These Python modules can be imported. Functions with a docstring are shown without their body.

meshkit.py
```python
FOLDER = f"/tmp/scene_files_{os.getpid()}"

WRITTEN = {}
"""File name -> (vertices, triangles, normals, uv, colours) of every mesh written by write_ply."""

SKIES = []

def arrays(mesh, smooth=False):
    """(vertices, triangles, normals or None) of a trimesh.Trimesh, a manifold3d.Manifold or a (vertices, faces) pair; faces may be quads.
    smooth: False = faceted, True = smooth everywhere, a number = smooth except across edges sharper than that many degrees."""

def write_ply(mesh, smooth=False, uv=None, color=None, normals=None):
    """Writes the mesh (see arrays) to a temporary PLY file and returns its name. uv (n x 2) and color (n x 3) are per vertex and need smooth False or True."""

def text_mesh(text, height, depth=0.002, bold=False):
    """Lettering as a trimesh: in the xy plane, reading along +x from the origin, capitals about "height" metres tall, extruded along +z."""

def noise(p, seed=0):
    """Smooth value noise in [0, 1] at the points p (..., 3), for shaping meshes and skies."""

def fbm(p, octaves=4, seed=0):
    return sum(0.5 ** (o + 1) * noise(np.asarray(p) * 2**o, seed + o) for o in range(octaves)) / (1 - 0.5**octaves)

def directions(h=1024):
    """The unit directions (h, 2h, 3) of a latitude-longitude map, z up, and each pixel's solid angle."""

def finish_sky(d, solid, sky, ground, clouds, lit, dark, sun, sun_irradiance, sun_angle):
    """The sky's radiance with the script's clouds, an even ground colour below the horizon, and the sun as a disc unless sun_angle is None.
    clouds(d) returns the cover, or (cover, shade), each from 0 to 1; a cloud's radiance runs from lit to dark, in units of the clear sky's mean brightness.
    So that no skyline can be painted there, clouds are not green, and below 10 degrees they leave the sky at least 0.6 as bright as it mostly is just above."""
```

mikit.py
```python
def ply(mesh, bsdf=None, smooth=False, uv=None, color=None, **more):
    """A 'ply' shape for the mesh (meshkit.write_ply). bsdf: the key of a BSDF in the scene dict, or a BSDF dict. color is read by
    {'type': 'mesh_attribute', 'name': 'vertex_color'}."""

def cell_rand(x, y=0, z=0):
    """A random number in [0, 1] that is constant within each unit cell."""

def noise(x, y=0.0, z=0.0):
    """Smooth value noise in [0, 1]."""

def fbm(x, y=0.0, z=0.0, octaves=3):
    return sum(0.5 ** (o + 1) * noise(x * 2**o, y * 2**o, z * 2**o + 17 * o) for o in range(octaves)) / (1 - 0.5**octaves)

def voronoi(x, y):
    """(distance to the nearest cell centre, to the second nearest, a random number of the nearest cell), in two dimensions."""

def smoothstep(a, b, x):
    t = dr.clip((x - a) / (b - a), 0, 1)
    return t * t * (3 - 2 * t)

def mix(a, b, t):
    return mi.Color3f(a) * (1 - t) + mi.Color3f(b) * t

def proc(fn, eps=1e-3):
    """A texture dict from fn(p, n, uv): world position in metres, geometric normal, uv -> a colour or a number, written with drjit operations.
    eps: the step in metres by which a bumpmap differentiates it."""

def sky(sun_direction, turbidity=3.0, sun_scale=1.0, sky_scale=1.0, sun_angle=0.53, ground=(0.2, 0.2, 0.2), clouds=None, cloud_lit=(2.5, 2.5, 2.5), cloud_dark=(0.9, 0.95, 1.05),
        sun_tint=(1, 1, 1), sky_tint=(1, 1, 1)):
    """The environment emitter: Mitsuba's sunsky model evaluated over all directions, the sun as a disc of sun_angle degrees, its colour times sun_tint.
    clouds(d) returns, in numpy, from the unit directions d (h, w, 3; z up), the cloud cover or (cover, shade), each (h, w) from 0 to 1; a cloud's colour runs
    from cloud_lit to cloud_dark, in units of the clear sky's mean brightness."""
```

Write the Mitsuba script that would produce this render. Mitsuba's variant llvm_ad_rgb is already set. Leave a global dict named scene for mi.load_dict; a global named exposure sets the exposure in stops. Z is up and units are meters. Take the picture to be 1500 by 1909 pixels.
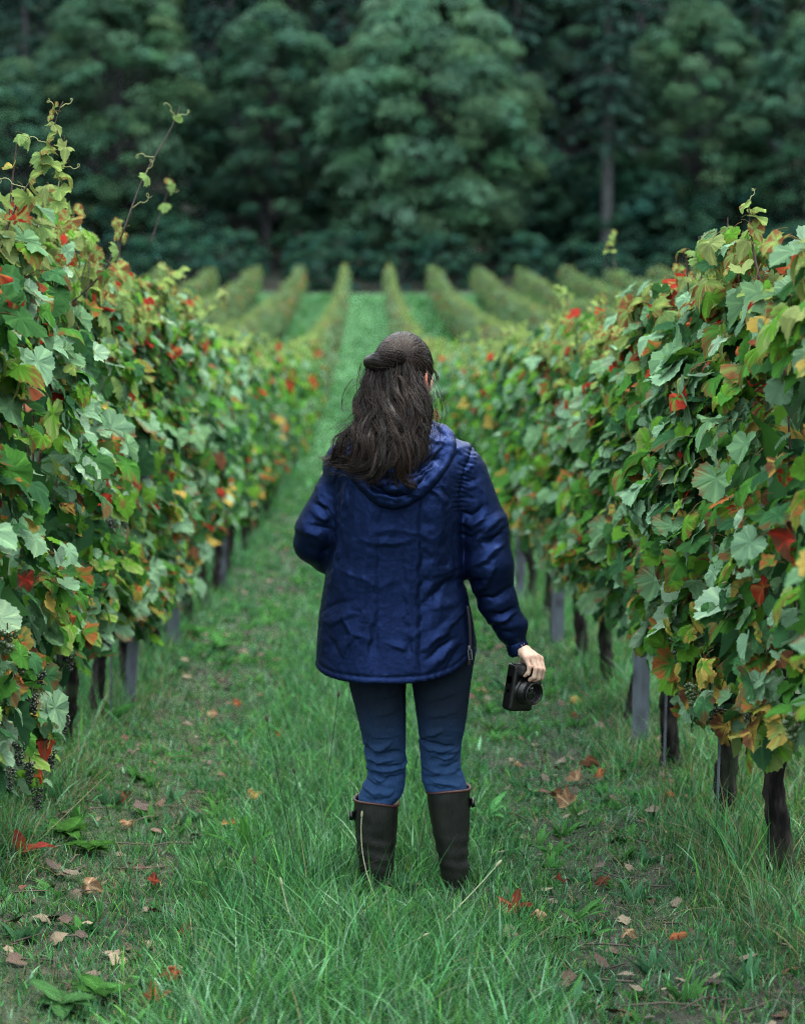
import math, numpy as np, trimesh, manifold3d, mitsuba as mi, drjit as dr, mikit, meshkit
from mikit import proc, noise, fbm, voronoi, smoothstep, mix

scene, labels = {}, {}
T = mi.ScalarTransform4f
# ------------------------------------------------------------------ camera, sky, exposure
CAM = np.array([0.0, 0.0, 1.71])
FPX, YAW, PITCH = 3600.0, math.atan(66 / 3600), math.atan(354 / 3600)
FW = np.array([math.sin(YAW) * math.cos(PITCH), math.cos(YAW) * math.cos(PITCH), -math.sin(PITCH)])
RT = np.array([math.cos(YAW), -math.sin(YAW), 0.0])
UP = np.cross(RT, FW)
DW = 5.66                                       # distance of the woman
scene['camera_lens'] = {'type': 'thinlens', 'fov': 2 * math.degrees(math.atan(750 / FPX)), 'fov_axis': 'x', 'aperture_radius': 0.0132, 'focus_distance': DW * 0.995,
                   'near_clip': 0.05, 'far_clip': 2000.0,
                   'to_world': T().look_at(origin=CAM.tolist(), target=(CAM + FW).tolist(), up=[0, 0, 1])}
exposure = 4.65


def overcast(d):
    el = np.clip(d[..., 2], 0, 1)
    return np.ones_like(el), np.clip(1.0 - 1.0 * el ** 0.8, 0, 1)


scene['sky'] = mikit.sky([0.35, 0.15, 0.9], turbidity=3, sun_scale=0.12, sun_angle=30, clouds=overcast, cloud_lit=(2.3, 2.5, 2.6), cloud_dark=(0.42, 0.47, 0.55), ground=(0.06, 0.09, 0.05))


def at(px, py, y):
    """The point at distance y that the photograph shows at pixel (px, py): for taking measures."""
    r = FW + (px - 750) / FPX * RT - (py - 954.5) / FPX * UP
    return CAM + r * (y / r[1])


# ------------------------------------------------------------------ helpers
def rng_of(*k):
    return np.random.default_rng([abs(int(x)) for x in k])


def unit(v):
    v = np.asarray(v, float)
    return v / np.maximum(np.linalg.norm(v, axis=-1, keepdims=True), 1e-12)


class MB:
    """Collects vertices, triangles and vertex colours."""

    def __init__(s):
        s.v, s.f, s.c, s.n = [], [], [], 0

    def add(s, v, f, c=(0.5, 0.5, 0.5)):
        v = np.asarray(v, float)
        s.v.append(v)
        s.f.append(np.asarray(f, int) + s.n)
        s.c.append(np.broadcast_to(np.asarray(c, float), v.shape).copy())
        s.n += len(v)
        return s

    def mesh(s):
        return np.vstack(s.v), np.vstack(s.f)

    def ply(s, bsdf, smooth=True, colour=True):
        v, f = s.mesh()
        return mikit.ply((v, f), bsdf, smooth=smooth, color=np.vstack(s.c) if colour else None)


def tube(points, radii, sides=6, cap=True, squash=None):
    """A tapered tube along a polyline."""
    p = np.asarray(points, float)
    r = np.broadcast_to(np.asarray(radii, float), (len(p),))
    t = unit(np.gradient(p, axis=0))
    ref = np.array([0, 0, 1.0]) if abs(t[0, 2]) < 0.9 else np.array([1.0, 0, 0])
    a = [unit(np.cross(t[0], ref))]
    for k in range(1, len(p)):
        a.append(unit(a[-1] - t[k] * np.dot(a[-1], t[k])))
    a = np.array(a)
    b = np.cross(t, a)
    ang = np.arange(sides) * 2 * np.pi / sides
    rr = r[:, None] if squash is None else r[:, None] * squash[None, :]
    v = p[:, None] + (rr * np.cos(ang))[..., None] * a[:, None] + (rr * np.sin(ang))[..., None] * b[:, None]
    n = len(p)
    i, j = np.meshgrid(np.arange(n - 1), np.arange(sides), indexing='ij')
    q = np.stack([i * sides + j, i * sides + (j + 1) % sides, (i + 1) * sides + (j + 1) % sides, (i + 1) * sides + j], -1).reshape(-1, 4)
    f = np.vstack([q[:, [0, 1, 2]], q[:, [0, 2, 3]]])
    v = v.reshape(-1, 3)
    if cap:
        e = len(v)
        v = np.vstack([v, p[:1], p[-1:]])
        k = np.arange(sides)
        f = np.vstack([f, np.stack([np.full(sides, e), (k + 1) % sides, k], 1), np.stack([np.full(sides, e + 1), (n - 1) * sides + k, (n - 1) * sides + (k + 1) % sides], 1)])
    return v, f


def spline(pts, n):
    """n points on a smooth curve through pts."""
    from scipy.interpolate import CubicSpline, PchipInterpolator
    p = np.asarray(pts, float)
    s = np.r_[0, np.cumsum(np.linalg.norm(np.diff(p, axis=0), axis=1))]
    return CubicSpline(s, p)(np.linspace(0, s[-1], n)) if len(p) > 2 else p[0] + (p[-1] - p[0]) * np.linspace(0, 1, n)[:, None]


def placed(m):
    return T(np.asarray(m, float))


def frame(o, x, y, z, s=1.0):
    m = np.eye(4)
    m[:3, 0], m[:3, 1], m[:3, 2], m[:3, 3] = np.asarray(x) * s, np.asarray(y) * s, np.asarray(z) * s, o
    return m


COUNT = {}


def key(name):
    """name, then name_001, name_002 and so on."""
    n = COUNT.get(name, 0)
    COUNT[name] = n + 1
    return name if n == 0 else f'{name}_{n:03d}'


ORDINAL = ['leftmost', 'second', 'third', 'fourth', 'fifth', 'sixth', 'seventh', 'eighth', 'ninth', 'tenth', 'eleventh', 'twelfth', 'thirteenth', 'fourteenth', 'fifteenth', 'sixteenth', 'seventeenth', 'eighteenth', 'nineteenth', 'twentieth']


def from_left(i):
    return ORDINAL[i] if i == 0 else ORDINAL[i] + ' from the left'


def thing(name, label, category, group=None):
    k = key(name)
    labels[k] = {'label': label, 'category': category}
    if group:
        labels[k]['group'] = group
    return k


def part(parent, name, d):
    k = key(f'{parent}__{name}')
    scene[k] = d
    return k


def inst(group, m):
    return {'type': 'instance', 'to_world': placed(m), 'shapegroup': {'type': 'ref', 'id': group}}


def rgb(*c):
    return {'type': 'rgb', 'value': list(map(float, c))}


VC = {'type': 'mesh_attribute', 'name': 'vertex_color'}
# ------------------------------------------------------------------ shared materials
scene['mat_leaf'] = {'type': 'principledthin', 'base_color': VC, 'roughness': 0.35, 'eta': 1.56, 'diff_trans': 0.7}
scene['mat_leaf_far'] = {'type': 'principledthin', 'base_color': VC, 'roughness': 0.6, 'eta': 1.4, 'diff_trans': 0.6}
scene['mat_grass'] = {'type': 'principledthin', 'base_color': VC, 'roughness': 0.38, 'eta': 1.5, 'diff_trans': 0.6}


def bark_colour(p, n, uv):
    a = fbm(p.x * 60, p.y * 60, p.z * 14, 3)
    b = fbm(p.x * 9 + 5, p.y * 9, p.z * 9, 2)
    c = mix((0.003, 0.0028, 0.0026), (0.024, 0.022, 0.019), smoothstep(0.35, 0.75, a))
    return mix(c, (0.022, 0.034, 0.016), smoothstep(0.55, 0.8, b) * 0.6)


scene['mat_bark'] = {'type': 'twosided', 'b': {'type': 'bumpmap', 'scale': 0.006, 't': proc(lambda p, n, uv: fbm(p.x * 70, p.y * 70, p.z * 12, 3)),
                                               'b': {'type': 'principled', 'base_color': proc(bark_colour), 'roughness': 0.9, 'specular': 0.15}}}
scene['mat_cane'] = {'type': 'twosided', 'b': {'type': 'principled', 'base_color': VC, 'roughness': 0.6}}
scene['mat_plain'] = {'type': 'twosided', 'b': {'type': 'principled', 'base_color': VC, 'roughness': 0.75}}

# ------------------------------------------------------------------ lie of the land
from scipy.interpolate import PchipInterpolator
_prof = PchipInterpolator([-60, 0, 5.66, 10, 15, 20, 28, 36, 45, 60, 78, 92, 106, 116, 130, 150, 180, 400],
                          np.array([2.1, -1.36, -1.71, -1.95, -2.18, -2.33, -2.42, -2.45, -2.3, -1.85, -1.02, -0.1, 1.02, 1.7, 3.1, 8.6, 20.0, 120.0]) + 1.71)


def ground_z(x, y, fine=True):
    x, y = np.asarray(x, float), np.asarray(y, float)
    z = _prof(y)
    if fine:
        q = np.stack([x * 0.9, y * 0.9, x * 0], -1)
        near = np.clip((60 - y) / 40, 0, 1)
        z = z + near * ((meshkit.fbm(q, 3, 3) - 0.5) * 0.10 + (meshkit.fbm(q * 6, 2, 5) - 0.5) * 0.03)
        rut = np.exp(-((np.abs(x) - 0.62) / 0.2) ** 2)
        z = z - near * rut * 0.035 + near * np.exp(-((np.abs(x) - 1.21) / 0.25) ** 2) * 0.06
    return z
# ------------------------------------------------------------------ ground
def soil_colour(p, n, uv):
    a = fbm(p.x * 3.1, p.y * 3.1, 0, 4)
    b = fbm(p.x * 22, p.y * 22, 3, 3)
    c = mix((0.008, 0.0075, 0.006), (0.034, 0.030, 0.022), smoothstep(0.3, 0.75, b))
    moss = mix((0.008, 0.018, 0.008), (0.022, 0.045, 0.017), b)
    near = mix(c, moss, smoothstep(0.33, 0.55, a) * 0.85)
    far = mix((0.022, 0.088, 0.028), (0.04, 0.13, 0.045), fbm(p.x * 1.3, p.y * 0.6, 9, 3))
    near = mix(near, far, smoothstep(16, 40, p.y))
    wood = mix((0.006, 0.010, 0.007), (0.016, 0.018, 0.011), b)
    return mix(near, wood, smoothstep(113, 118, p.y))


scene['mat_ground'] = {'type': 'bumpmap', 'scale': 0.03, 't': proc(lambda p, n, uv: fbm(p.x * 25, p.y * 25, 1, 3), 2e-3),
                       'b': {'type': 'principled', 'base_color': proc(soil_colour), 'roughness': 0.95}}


def sheet(xs, ys, fine=True):
    X, Y = np.meshgrid(xs, ys)
    Z = ground_z(X, Y, fine)
    nx, ny = len(xs), len(ys)
    i, j = np.meshgrid(np.arange(ny - 1), np.arange(nx - 1), indexing='ij')
    a = i * nx + j
    return np.stack([X, Y, Z], -1).reshape(-1, 3), np.stack([a, a + 1, a + nx + 1, a + nx], -1).reshape(-1, 4)


xs = np.unique(np.round(np.r_[np.linspace(-220, -30, 20), np.linspace(-30, -4, 27), np.linspace(-4, 4, 134), np.linspace(4, 30, 27), np.linspace(30, 220, 20)], 4))
ys = np.unique(np.round(np.r_[np.linspace(-60, 0, 13), np.linspace(0, 14, 236), np.linspace(14, 40, 105), np.linspace(40, 130, 91), np.linspace(130, 400, 55)], 4))
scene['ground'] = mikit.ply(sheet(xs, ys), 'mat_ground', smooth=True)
labels['ground'] = {'label': 'grassy vineyard ground falling to a dip and rising to the wood', 'category': 'ground', 'kind': 'structure'}


# ------------------------------------------------------------------ grass
def blades(x, y, h, w, az, lean, curl, col, segs=3, tipcol=None):
    """Grass blades as one mesh: every argument an array, one entry per blade."""
    n = len(x)
    z = ground_z(x, y) - 0.01
    t = np.linspace(0, 1, segs + 1)
    d = np.stack([np.cos(az), np.sin(az), 0 * az], -1)
    s = np.stack([-np.sin(az), np.cos(az), 0 * az], -1)
    # twist the blade's flat side at random
    tw = rng_of(n, 3).uniform(-1.2, 1.2, n)
    s = s * np.cos(tw)[:, None] + d * np.sin(tw)[:, None]
    ang = lean[:, None] + curl[:, None] * t[None]
    dt = 1 / segs
    dx = np.concatenate([np.zeros((n, 1)), np.cumsum(np.sin(ang[:, :-1]) * dt, 1)], 1) * h[:, None]
    dz = np.concatenate([np.zeros((n, 1)), np.cumsum(np.cos(ang[:, :-1]) * dt, 1)], 1) * h[:, None]
    c = np.stack([x, y, z], -1)[:, None] + d[:, None] * dx[..., None]
    c[..., 2] += dz
    wid = w[:, None] * (1 - t[None] ** 1.6) * 0.5
    L = c[:, :-1] - s[:, None] * wid[:, :-1, None]
    R = c[:, :-1] + s[:, None] * wid[:, :-1, None]
    v = np.concatenate([np.stack([L, R], 2).reshape(n, -1, 3), c[:, -1:]], 1)
    m = v.shape[1]
    f = []
    for k in range(segs - 1):
        f += [[2 * k, 2 * k + 1, 2 * k + 3], [2 * k, 2 * k + 3, 2 * k + 2]]
    f.append([2 * segs - 2, 2 * segs - 1, 2 * segs])
    F = (np.array(f)[None] + (np.arange(n) * m)[:, None, None]).reshape(-1, 3)
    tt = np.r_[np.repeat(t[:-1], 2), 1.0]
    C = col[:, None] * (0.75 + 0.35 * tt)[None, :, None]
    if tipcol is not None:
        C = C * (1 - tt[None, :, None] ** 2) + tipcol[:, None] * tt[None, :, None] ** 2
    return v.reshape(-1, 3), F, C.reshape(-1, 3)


GREENS = np.array([[0.042, 0.152, 0.050], [0.030, 0.116, 0.042], [0.058, 0.178, 0.070], [0.054, 0.160, 0.034], [0.108, 0.212, 0.130]])  # the last, palest green paints sheen onto some blades
STRAW = np.array([[0.30, 0.26, 0.15], [0.22, 0.20, 0.11], [0.16, 0.17, 0.10]])


def cover(x, y):
    """(height, share of dry blades, density) of the grass at a place."""
    ax = np.abs(x + 0.04)
    q = np.stack([x * 2.2, y * 2.2, 0 * x], -1)
    n = meshkit.fbm(q, 3, 11)
    n2 = meshkit.fbm(q * 3.3, 2, 12)
    strip = np.exp(-(ax / 0.46) ** 4)
    track = np.exp(-((ax - 0.78) / 0.26) ** 2)
    edge = np.clip((ax - 0.95) / 0.2, 0, 1)
    fade = np.clip((16 - y) / 8, 0, 1)
    h = 0.065 + 0.085 * strip * (0.3 + 1.4 * n) * (0.5 + 0.5 * np.clip((9 - y) / 3, 0, 1)) - 0.03 * track * fade + 0.17 * edge * np.clip(n * 2.2 - 0.65, 0, 1)
    dry = 0.03 + 0.5 * track * fade * n + 0.33 * edge * fade
    den = 1.0 - 0.4 * track * fade * np.clip(1.9 - 2.6 * n2, 0.15, 1) - 0.45 * edge * fade * (1 - n)
    h = h * (1 - 0.62 * np.exp(-(((x - 0.13) / 0.28) ** 2 + ((y - 5.42) / 0.42) ** 2) ** 2))      # trodden round the boots
    return np.clip(h, 0.05, 0.4), np.clip(dry, 0, 1), np.clip(den, 0.6, 1)


def scatter(x0, x1, y0, y1, per_m2, seed, segs, wide, tall=1.0, bright=1.0):
    g = rng_of(seed, 21)
    n = int((x1 - x0) * (y1 - y0) * per_m2)
    # clumps: every fifth blade chooses a centre, the others gather round it
    cx, cy = g.uniform(x0, x1, n // 5 + 1), g.uniform(y0, y1, n // 5 + 1)
    k = g.integers(0, len(cx), n)
    spread = g.exponential(0.022 * (wide / 0.004) ** 0.6, n)
    a = g.uniform(0, 2 * np.pi, n)
    x, y = cx[k] + np.cos(a) * spread, cy[k] + np.sin(a) * spread
    ch = g.uniform(0.6, 1.35, len(cx))[k]
    h, dry, den = cover(x, y)
    keep = g.uniform(0, 1, n) < den
    x, y, h, dry, ch, a, k = x[keep], y[keep], h[keep], dry[keep], ch[keep], a[keep], k[keep]
    n = len(x)
    hh = h * ch * (g.uniform(0.45, 1.25, n) + (g.uniform(0, 1, n) < 0.06) * 0.7) * tall
    isdry = g.uniform(0, 1, n) < dry
    tone = g.integers(0, 5, len(cx))[k]
    col = GREENS[tone] * np.clip(g.lognormal(-0.03, 0.48, (n, 1)), 0.35, 2.6) * bright * 1.05
    col = np.where(isdry[:, None], STRAW[g.integers(0, 3, n)] * g.uniform(0.6, 1.1, (n, 1)), col)
    lean = g.uniform(0.05, 0.75, n) + isdry * g.uniform(0, 0.7, n)
    curl = g.uniform(0.1, 1.3, n)
    az = a + g.normal(0, 0.8, n)
    w = wide * np.clip(g.lognormal(0, 0.45, n), 0.5, 2.6) * (1 - 0.35 * isdry)
    return blades(x, y, hh, w, az, lean, curl, col, segs, col * np.array([1.25, 1.15, 1.1]))


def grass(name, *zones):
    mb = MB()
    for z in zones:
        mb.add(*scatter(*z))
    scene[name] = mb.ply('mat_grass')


grass('alley_grass', (-1.9, 1.9, 3.6, 6.6, 6500, 1, 4, 0.0042), (-1.9, 1.9, 6.6, 9.5, 4200, 2, 3, 0.005), (-1.9, 1.9, 9.5, 15, 1800, 3, 2, 0.008),
      (-1.9, 1.9, 15, 28, 700, 4, 2, 0.013), (-1.9, 1.9, 28, 60, 180, 5, 2, 0.03, 1.2, 1.0),
      (-1.7, 1.7, 3.6, 7.5, 8500, 7, 2, 0.0042, 0.6, 0.85), (-1.7, 1.7, 7.5, 12, 3300, 8, 2, 0.0065, 0.6, 0.85))
labels['alley_grass'] = {'label': 'green grass growing between the two near vine rows', 'category': 'grass', 'kind': 'stuff'}
grass('far_grass', (-14, 16, 45, 114, 50, 6, 2, 0.05, 1.4, 1.0))
labels['far_grass'] = {'label': 'bright green grass between the far vine rows up the slope', 'category': 'grass', 'kind': 'stuff'}


# ------------------------------------------------------------------ broad-leaved weeds and litter in the grass
def weeds(x0, x1, y0, y1, rosettes, seed, size):
    g = rng_of(seed, 91)
    cx, cy = g.uniform(x0, x1, rosettes), g.uniform(y0, y1, rosettes)
    keep = g.uniform(0, 1, rosettes) < np.clip(0.25 + 1.0 * (meshkit.fbm(np.stack([cx * 1.1, cy * 1.1, 0 * cx], -1), 2, 8) - 0.4) * 3 + 0.4 * (np.abs(cx) > 0.55), 0, 1)
    cx, cy = cx[keep], cy[keep]
    m = 9
    k = np.repeat(np.arange(len(cx)), m)
    n = len(k)
    s = g.uniform(0.5, 1.5, len(cx))[k] * size
    az = g.uniform(0, 6.28, n)
    tone = np.array([[0.045, 0.15, 0.035], [0.065, 0.19, 0.05], [0.05, 0.14, 0.065]])[g.integers(0, 3, len(cx))[k]] * g.uniform(0.7, 1.3, (n, 1))
    return blades(cx[k] + np.cos(az) * 0.01, cy[k] + np.sin(az) * 0.01, s * g.uniform(0.7, 1.2, n), s * g.uniform(0.28, 0.42, n), az, g.uniform(0.35, 0.9, n), g.uniform(0.3, 1.1, n), tone, 3)


mb = MB()
mb.add(*weeds(-1.5, 1.5, 4, 9, 700, 1, 0.065)).add(*weeds(-1.5, 1.5, 9, 16, 900, 2, 0.075)).add(*weeds(-1.5, 1.5, 16, 30, 900, 3, 0.10))
scene['broadleaf_weeds'] = mb.ply('mat_grass')
labels['broadleaf_weeds'] = {'label': 'small broad leaved weeds scattered through the grass', 'category': 'weeds', 'kind': 'stuff'}
# ------------------------------------------------------------------ vine leaves
HALF = np.array([[0.08, -0.20], [0.25, -0.31], [0.43, -0.27], [0.55, -0.12], [0.58, 0.03], [0.53, 0.13], [0.58, 0.24], [0.59, 0.38], [0.52, 0.48], [0.44, 0.52], [0.39, 0.58], [0.37, 0.69], [0.26, 0.81], [0.11, 0.89]])


def leaf_outline(g, teeth=True):
    h = HALF * np.array([g.uniform(0.88, 1.12), 1]) + g.normal(0, 0.018, HALF.shape)
    l = HALF * np.array([g.uniform(0.88, 1.12), 1]) + g.normal(0, 0.018, HALF.shape)
    right = np.vstack([[0.015, -0.06], h])
    left = np.vstack([[0.015, -0.06], l]) * [-1, 1]
    ring = np.vstack([right, [[0.0, 0.97]], left[::-1]])
    if teeth:
        mid = (ring[:-1] + ring[1:]) / 2
        out = unit(mid - [0, 0.2])
        mid = mid - out * 0.034
        r2 = np.empty((2 * len(ring) - 1, 2))
        r2[0::2], r2[1::2] = ring, mid
        ring = r2
    return ring


def leaf_mesh(seed, col, rim=None, stem=True, curl=1.0):
    """A lobed vine leaf about 1 unit across: x sideways, y to the tip, z the upper side."""
    g = rng_of(seed, 77)
    ring = leaf_outline(g)
    n = len(ring)
    c0 = np.array([0, 0.16])
    rings = [c0 + (ring - c0) * s for s in (0.33, 0.68, 1.0)]
    v2 = np.vstack([[c0]] + rings)
    ph = g.uniform(0, 6.28, 6)
    x, y = v2[:, 0], v2[:, 1]
    r = np.hypot(x, y - 0.16)
    th = np.arctan2(x, y - 0.16)
    cup, fold = g.uniform(-0.5, 0.9) * curl, g.uniform(0.0, 0.5) * curl
    z = -cup * r ** 2 * 0.7 + fold * np.abs(x) * 0.5 + 0.05 * np.sin(3 * th + ph[0]) * r * 2 * curl + 0.03 * np.sin(5 * th + ph[1]) * r * curl
    z -= 0.35 * g.uniform(0, 1) * curl * np.clip(y - 0.3, 0, 1) ** 2
    vein = np.zeros(len(v2))
    for a in (0, 0.95, -0.95, 2.0, -2.0):
        vein = np.maximum(vein, np.exp(-((th - a) / 0.13) ** 2) * (r > 0.02))
    z -= vein * 0.02 - 0.01 * np.sin(9 * th + ph[2]) * np.minimum(r * 3, 1)
    z += g.normal(0, 0.008, len(z))
    v = np.stack([x, y, z], -1)
    k = np.arange(n - 1)
    f = [np.stack([0 * k, 1 + k + 1, 1 + k], 1)]
    for q in range(2):
        a, b = 1 + q * n, 1 + (q + 1) * n
        f += [np.stack([a + k, a + k + 1, b + k + 1], 1), np.stack([a + k, b + k + 1, b + k], 1)]
    f = np.vstack(f)
    C = np.asarray(col)[None] * (1 + 0.5 * vein[:, None] * np.array([1.0, 0.8, 0.6])) * g.uniform(0.85, 1.15, (len(v2), 1))
    if rim is None and g.uniform() < 0.4:         # rusty edges and blotches here and there
        m = np.clip((r - 0.40 + 0.12 * np.sin(3 * th + ph[3]) + g.normal(0, .06, len(r))) / 0.08, 0, 1) * (g.uniform(0, 1, len(r)) < 0.75) * (np.sin(th * 1.0 + ph[5]) > 0.1)
        C = C * (1 - 0.85 * m[:, None]) + np.array([0.15, 0.06, 0.03]) * 0.85 * m[:, None]
    if rim is not None:
        m = np.clip((r - 0.24 + 0.16 * np.sin(2 * th + ph[3]) + 0.12 * np.sin(5 * th + ph[4]) + g.normal(0, .05, len(r))) / 0.12, 0, 1) * (1 - 0.7 * vein)
        C = C * (1 - m[:, None]) + np.asarray(rim)[None] * m[:, None] * g.uniform(0.7, 1.3, (len(v2), 1))
    mb = MB().add(v, f[:, ::-1], C)
    if stem:
        p = np.array([[0, 0.0, -0.01], [0, -0.2, -0.05], [0, -0.45, -0.2], [0.02, -0.6, -0.42]])
        tv, tf = tube(p, [0.016, 0.016, 0.017, 0.02], 3, False)
        mb.add(tv, tf, (0.16, 0.12, 0.05))
    return mb


G0, G1, G2, G3, G4 = (0.030, 0.090, 0.028), (0.052, 0.165, 0.030), (0.044, 0.130, 0.052), (0.088, 0.220, 0.026), (0.026, 0.078, 0.034)
YG, YE, OR, RE, BR, CR = (0.17, 0.25, 0.075), (0.36, 0.27, 0.07), (0.27, 0.105, 0.035), (0.30, 0.035, 0.022), (0.11, 0.05, 0.028), (0.30, 0.20, 0.13)
P0, P1, P2 = (0.150, 0.275, 0.165), (0.110, 0.220, 0.110), (0.215, 0.340, 0.225)  # pale tones: sheen of the sky painted into the leaf colour
KINDS = {'green': [(G0, None), (G1, None), (G2, None), (G4, None), (P1, None), (G0, None), (P0, None)],
         'pale': [(P0, None), (P1, None), (P2, None), (P0, None)],
         'bright': [(G3, None), (G1, None), (G3, YG)],
         'young': [(YG, None), ((0.15, 0.22, 0.06), None), ((0.13, 0.21, 0.07), None), (YG, (0.16, 0.07, 0.03)), ((0.17, 0.22, 0.08), None)],
         'turning': [(G3, YE), (YG, YE), (G1, BR), (YE, BR), (G2, YE), (G1, OR)],
         'red': [(RE, BR), (G1, RE), (OR, RE), (YG, RE), (BR, RE), (G2, (0.20, 0.06, 0.03))]}
LEAFSETS = {}
_n = 0
for kind, cols in KINDS.items():
    for c, rim in cols:
        for rep in range(2 if kind in ('green', 'bright', 'pale') else 1):
            _n += 1
            gname = f'leafgroup_{_n}'
            scene[gname] = {'type': 'shapegroup', 'leaf': leaf_mesh(100 + _n, c, rim, curl=1.0 if kind in ('green', 'bright', 'pale') else 2.0 if kind != 'red' else 3.2).ply('mat_leaf')}
            LEAFSETS.setdefault(kind, []).append(gname)

LOW = np.array([[0, -0.02], [0.26, -0.29], [0.54, -0.06], [0.47, 0.15], [0.58, 0.38], [0.33, 0.57], [0, 0.95], [-0.33, 0.57], [-0.58, 0.38], [-0.47, 0.15], [-0.54, -0.06], [-0.26, -0.29]])


RING27 = leaf_outline(rng_of(3), False)


def low_leaves(mb, m4, cols, g, few=False):
    """Many plainer leaves at the given matrices, added to one mesh."""
    ring = RING27 if few == 'fine' else LOW[[0, 2, 4, 6, 8, 10]] if few else LOW
    c = np.array([0, 0.2])
    v2 = np.vstack([[c], ring])
    n = len(ring)
    r = np.hypot(v2[:, 0], v2[:, 1] - 0.2)
    m4 = np.asarray(m4)
    N = len(m4)
    z = -g.uniform(-0.3, 0.8, (N, 1)) * r[None] ** 2 + g.uniform(0, 0.4, (N, 1)) * np.abs(v2[None, :, 0]) + g.normal(0, 0.03, (N, n + 1))
    loc = np.concatenate([np.broadcast_to(v2[None], (N, n + 1, 2)), z[..., None]], -1)
    V = np.einsum('kij,knj->kni', m4[:, :3, :3], loc) + m4[:, None, :3, 3]
    k = np.arange(n)
    f = np.stack([0 * k, 1 + k, 1 + (k + 1) % n], 1)
    F = (f[None] + (np.arange(N) * (n + 1))[:, None, None]).reshape(-1, 3)
    C = np.asarray(cols)[:, None] * g.uniform(0.8, 1.2, (N, n + 1, 1))
    mb.add(V.reshape(-1, 3), F, C.reshape(-1, 3))


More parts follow.
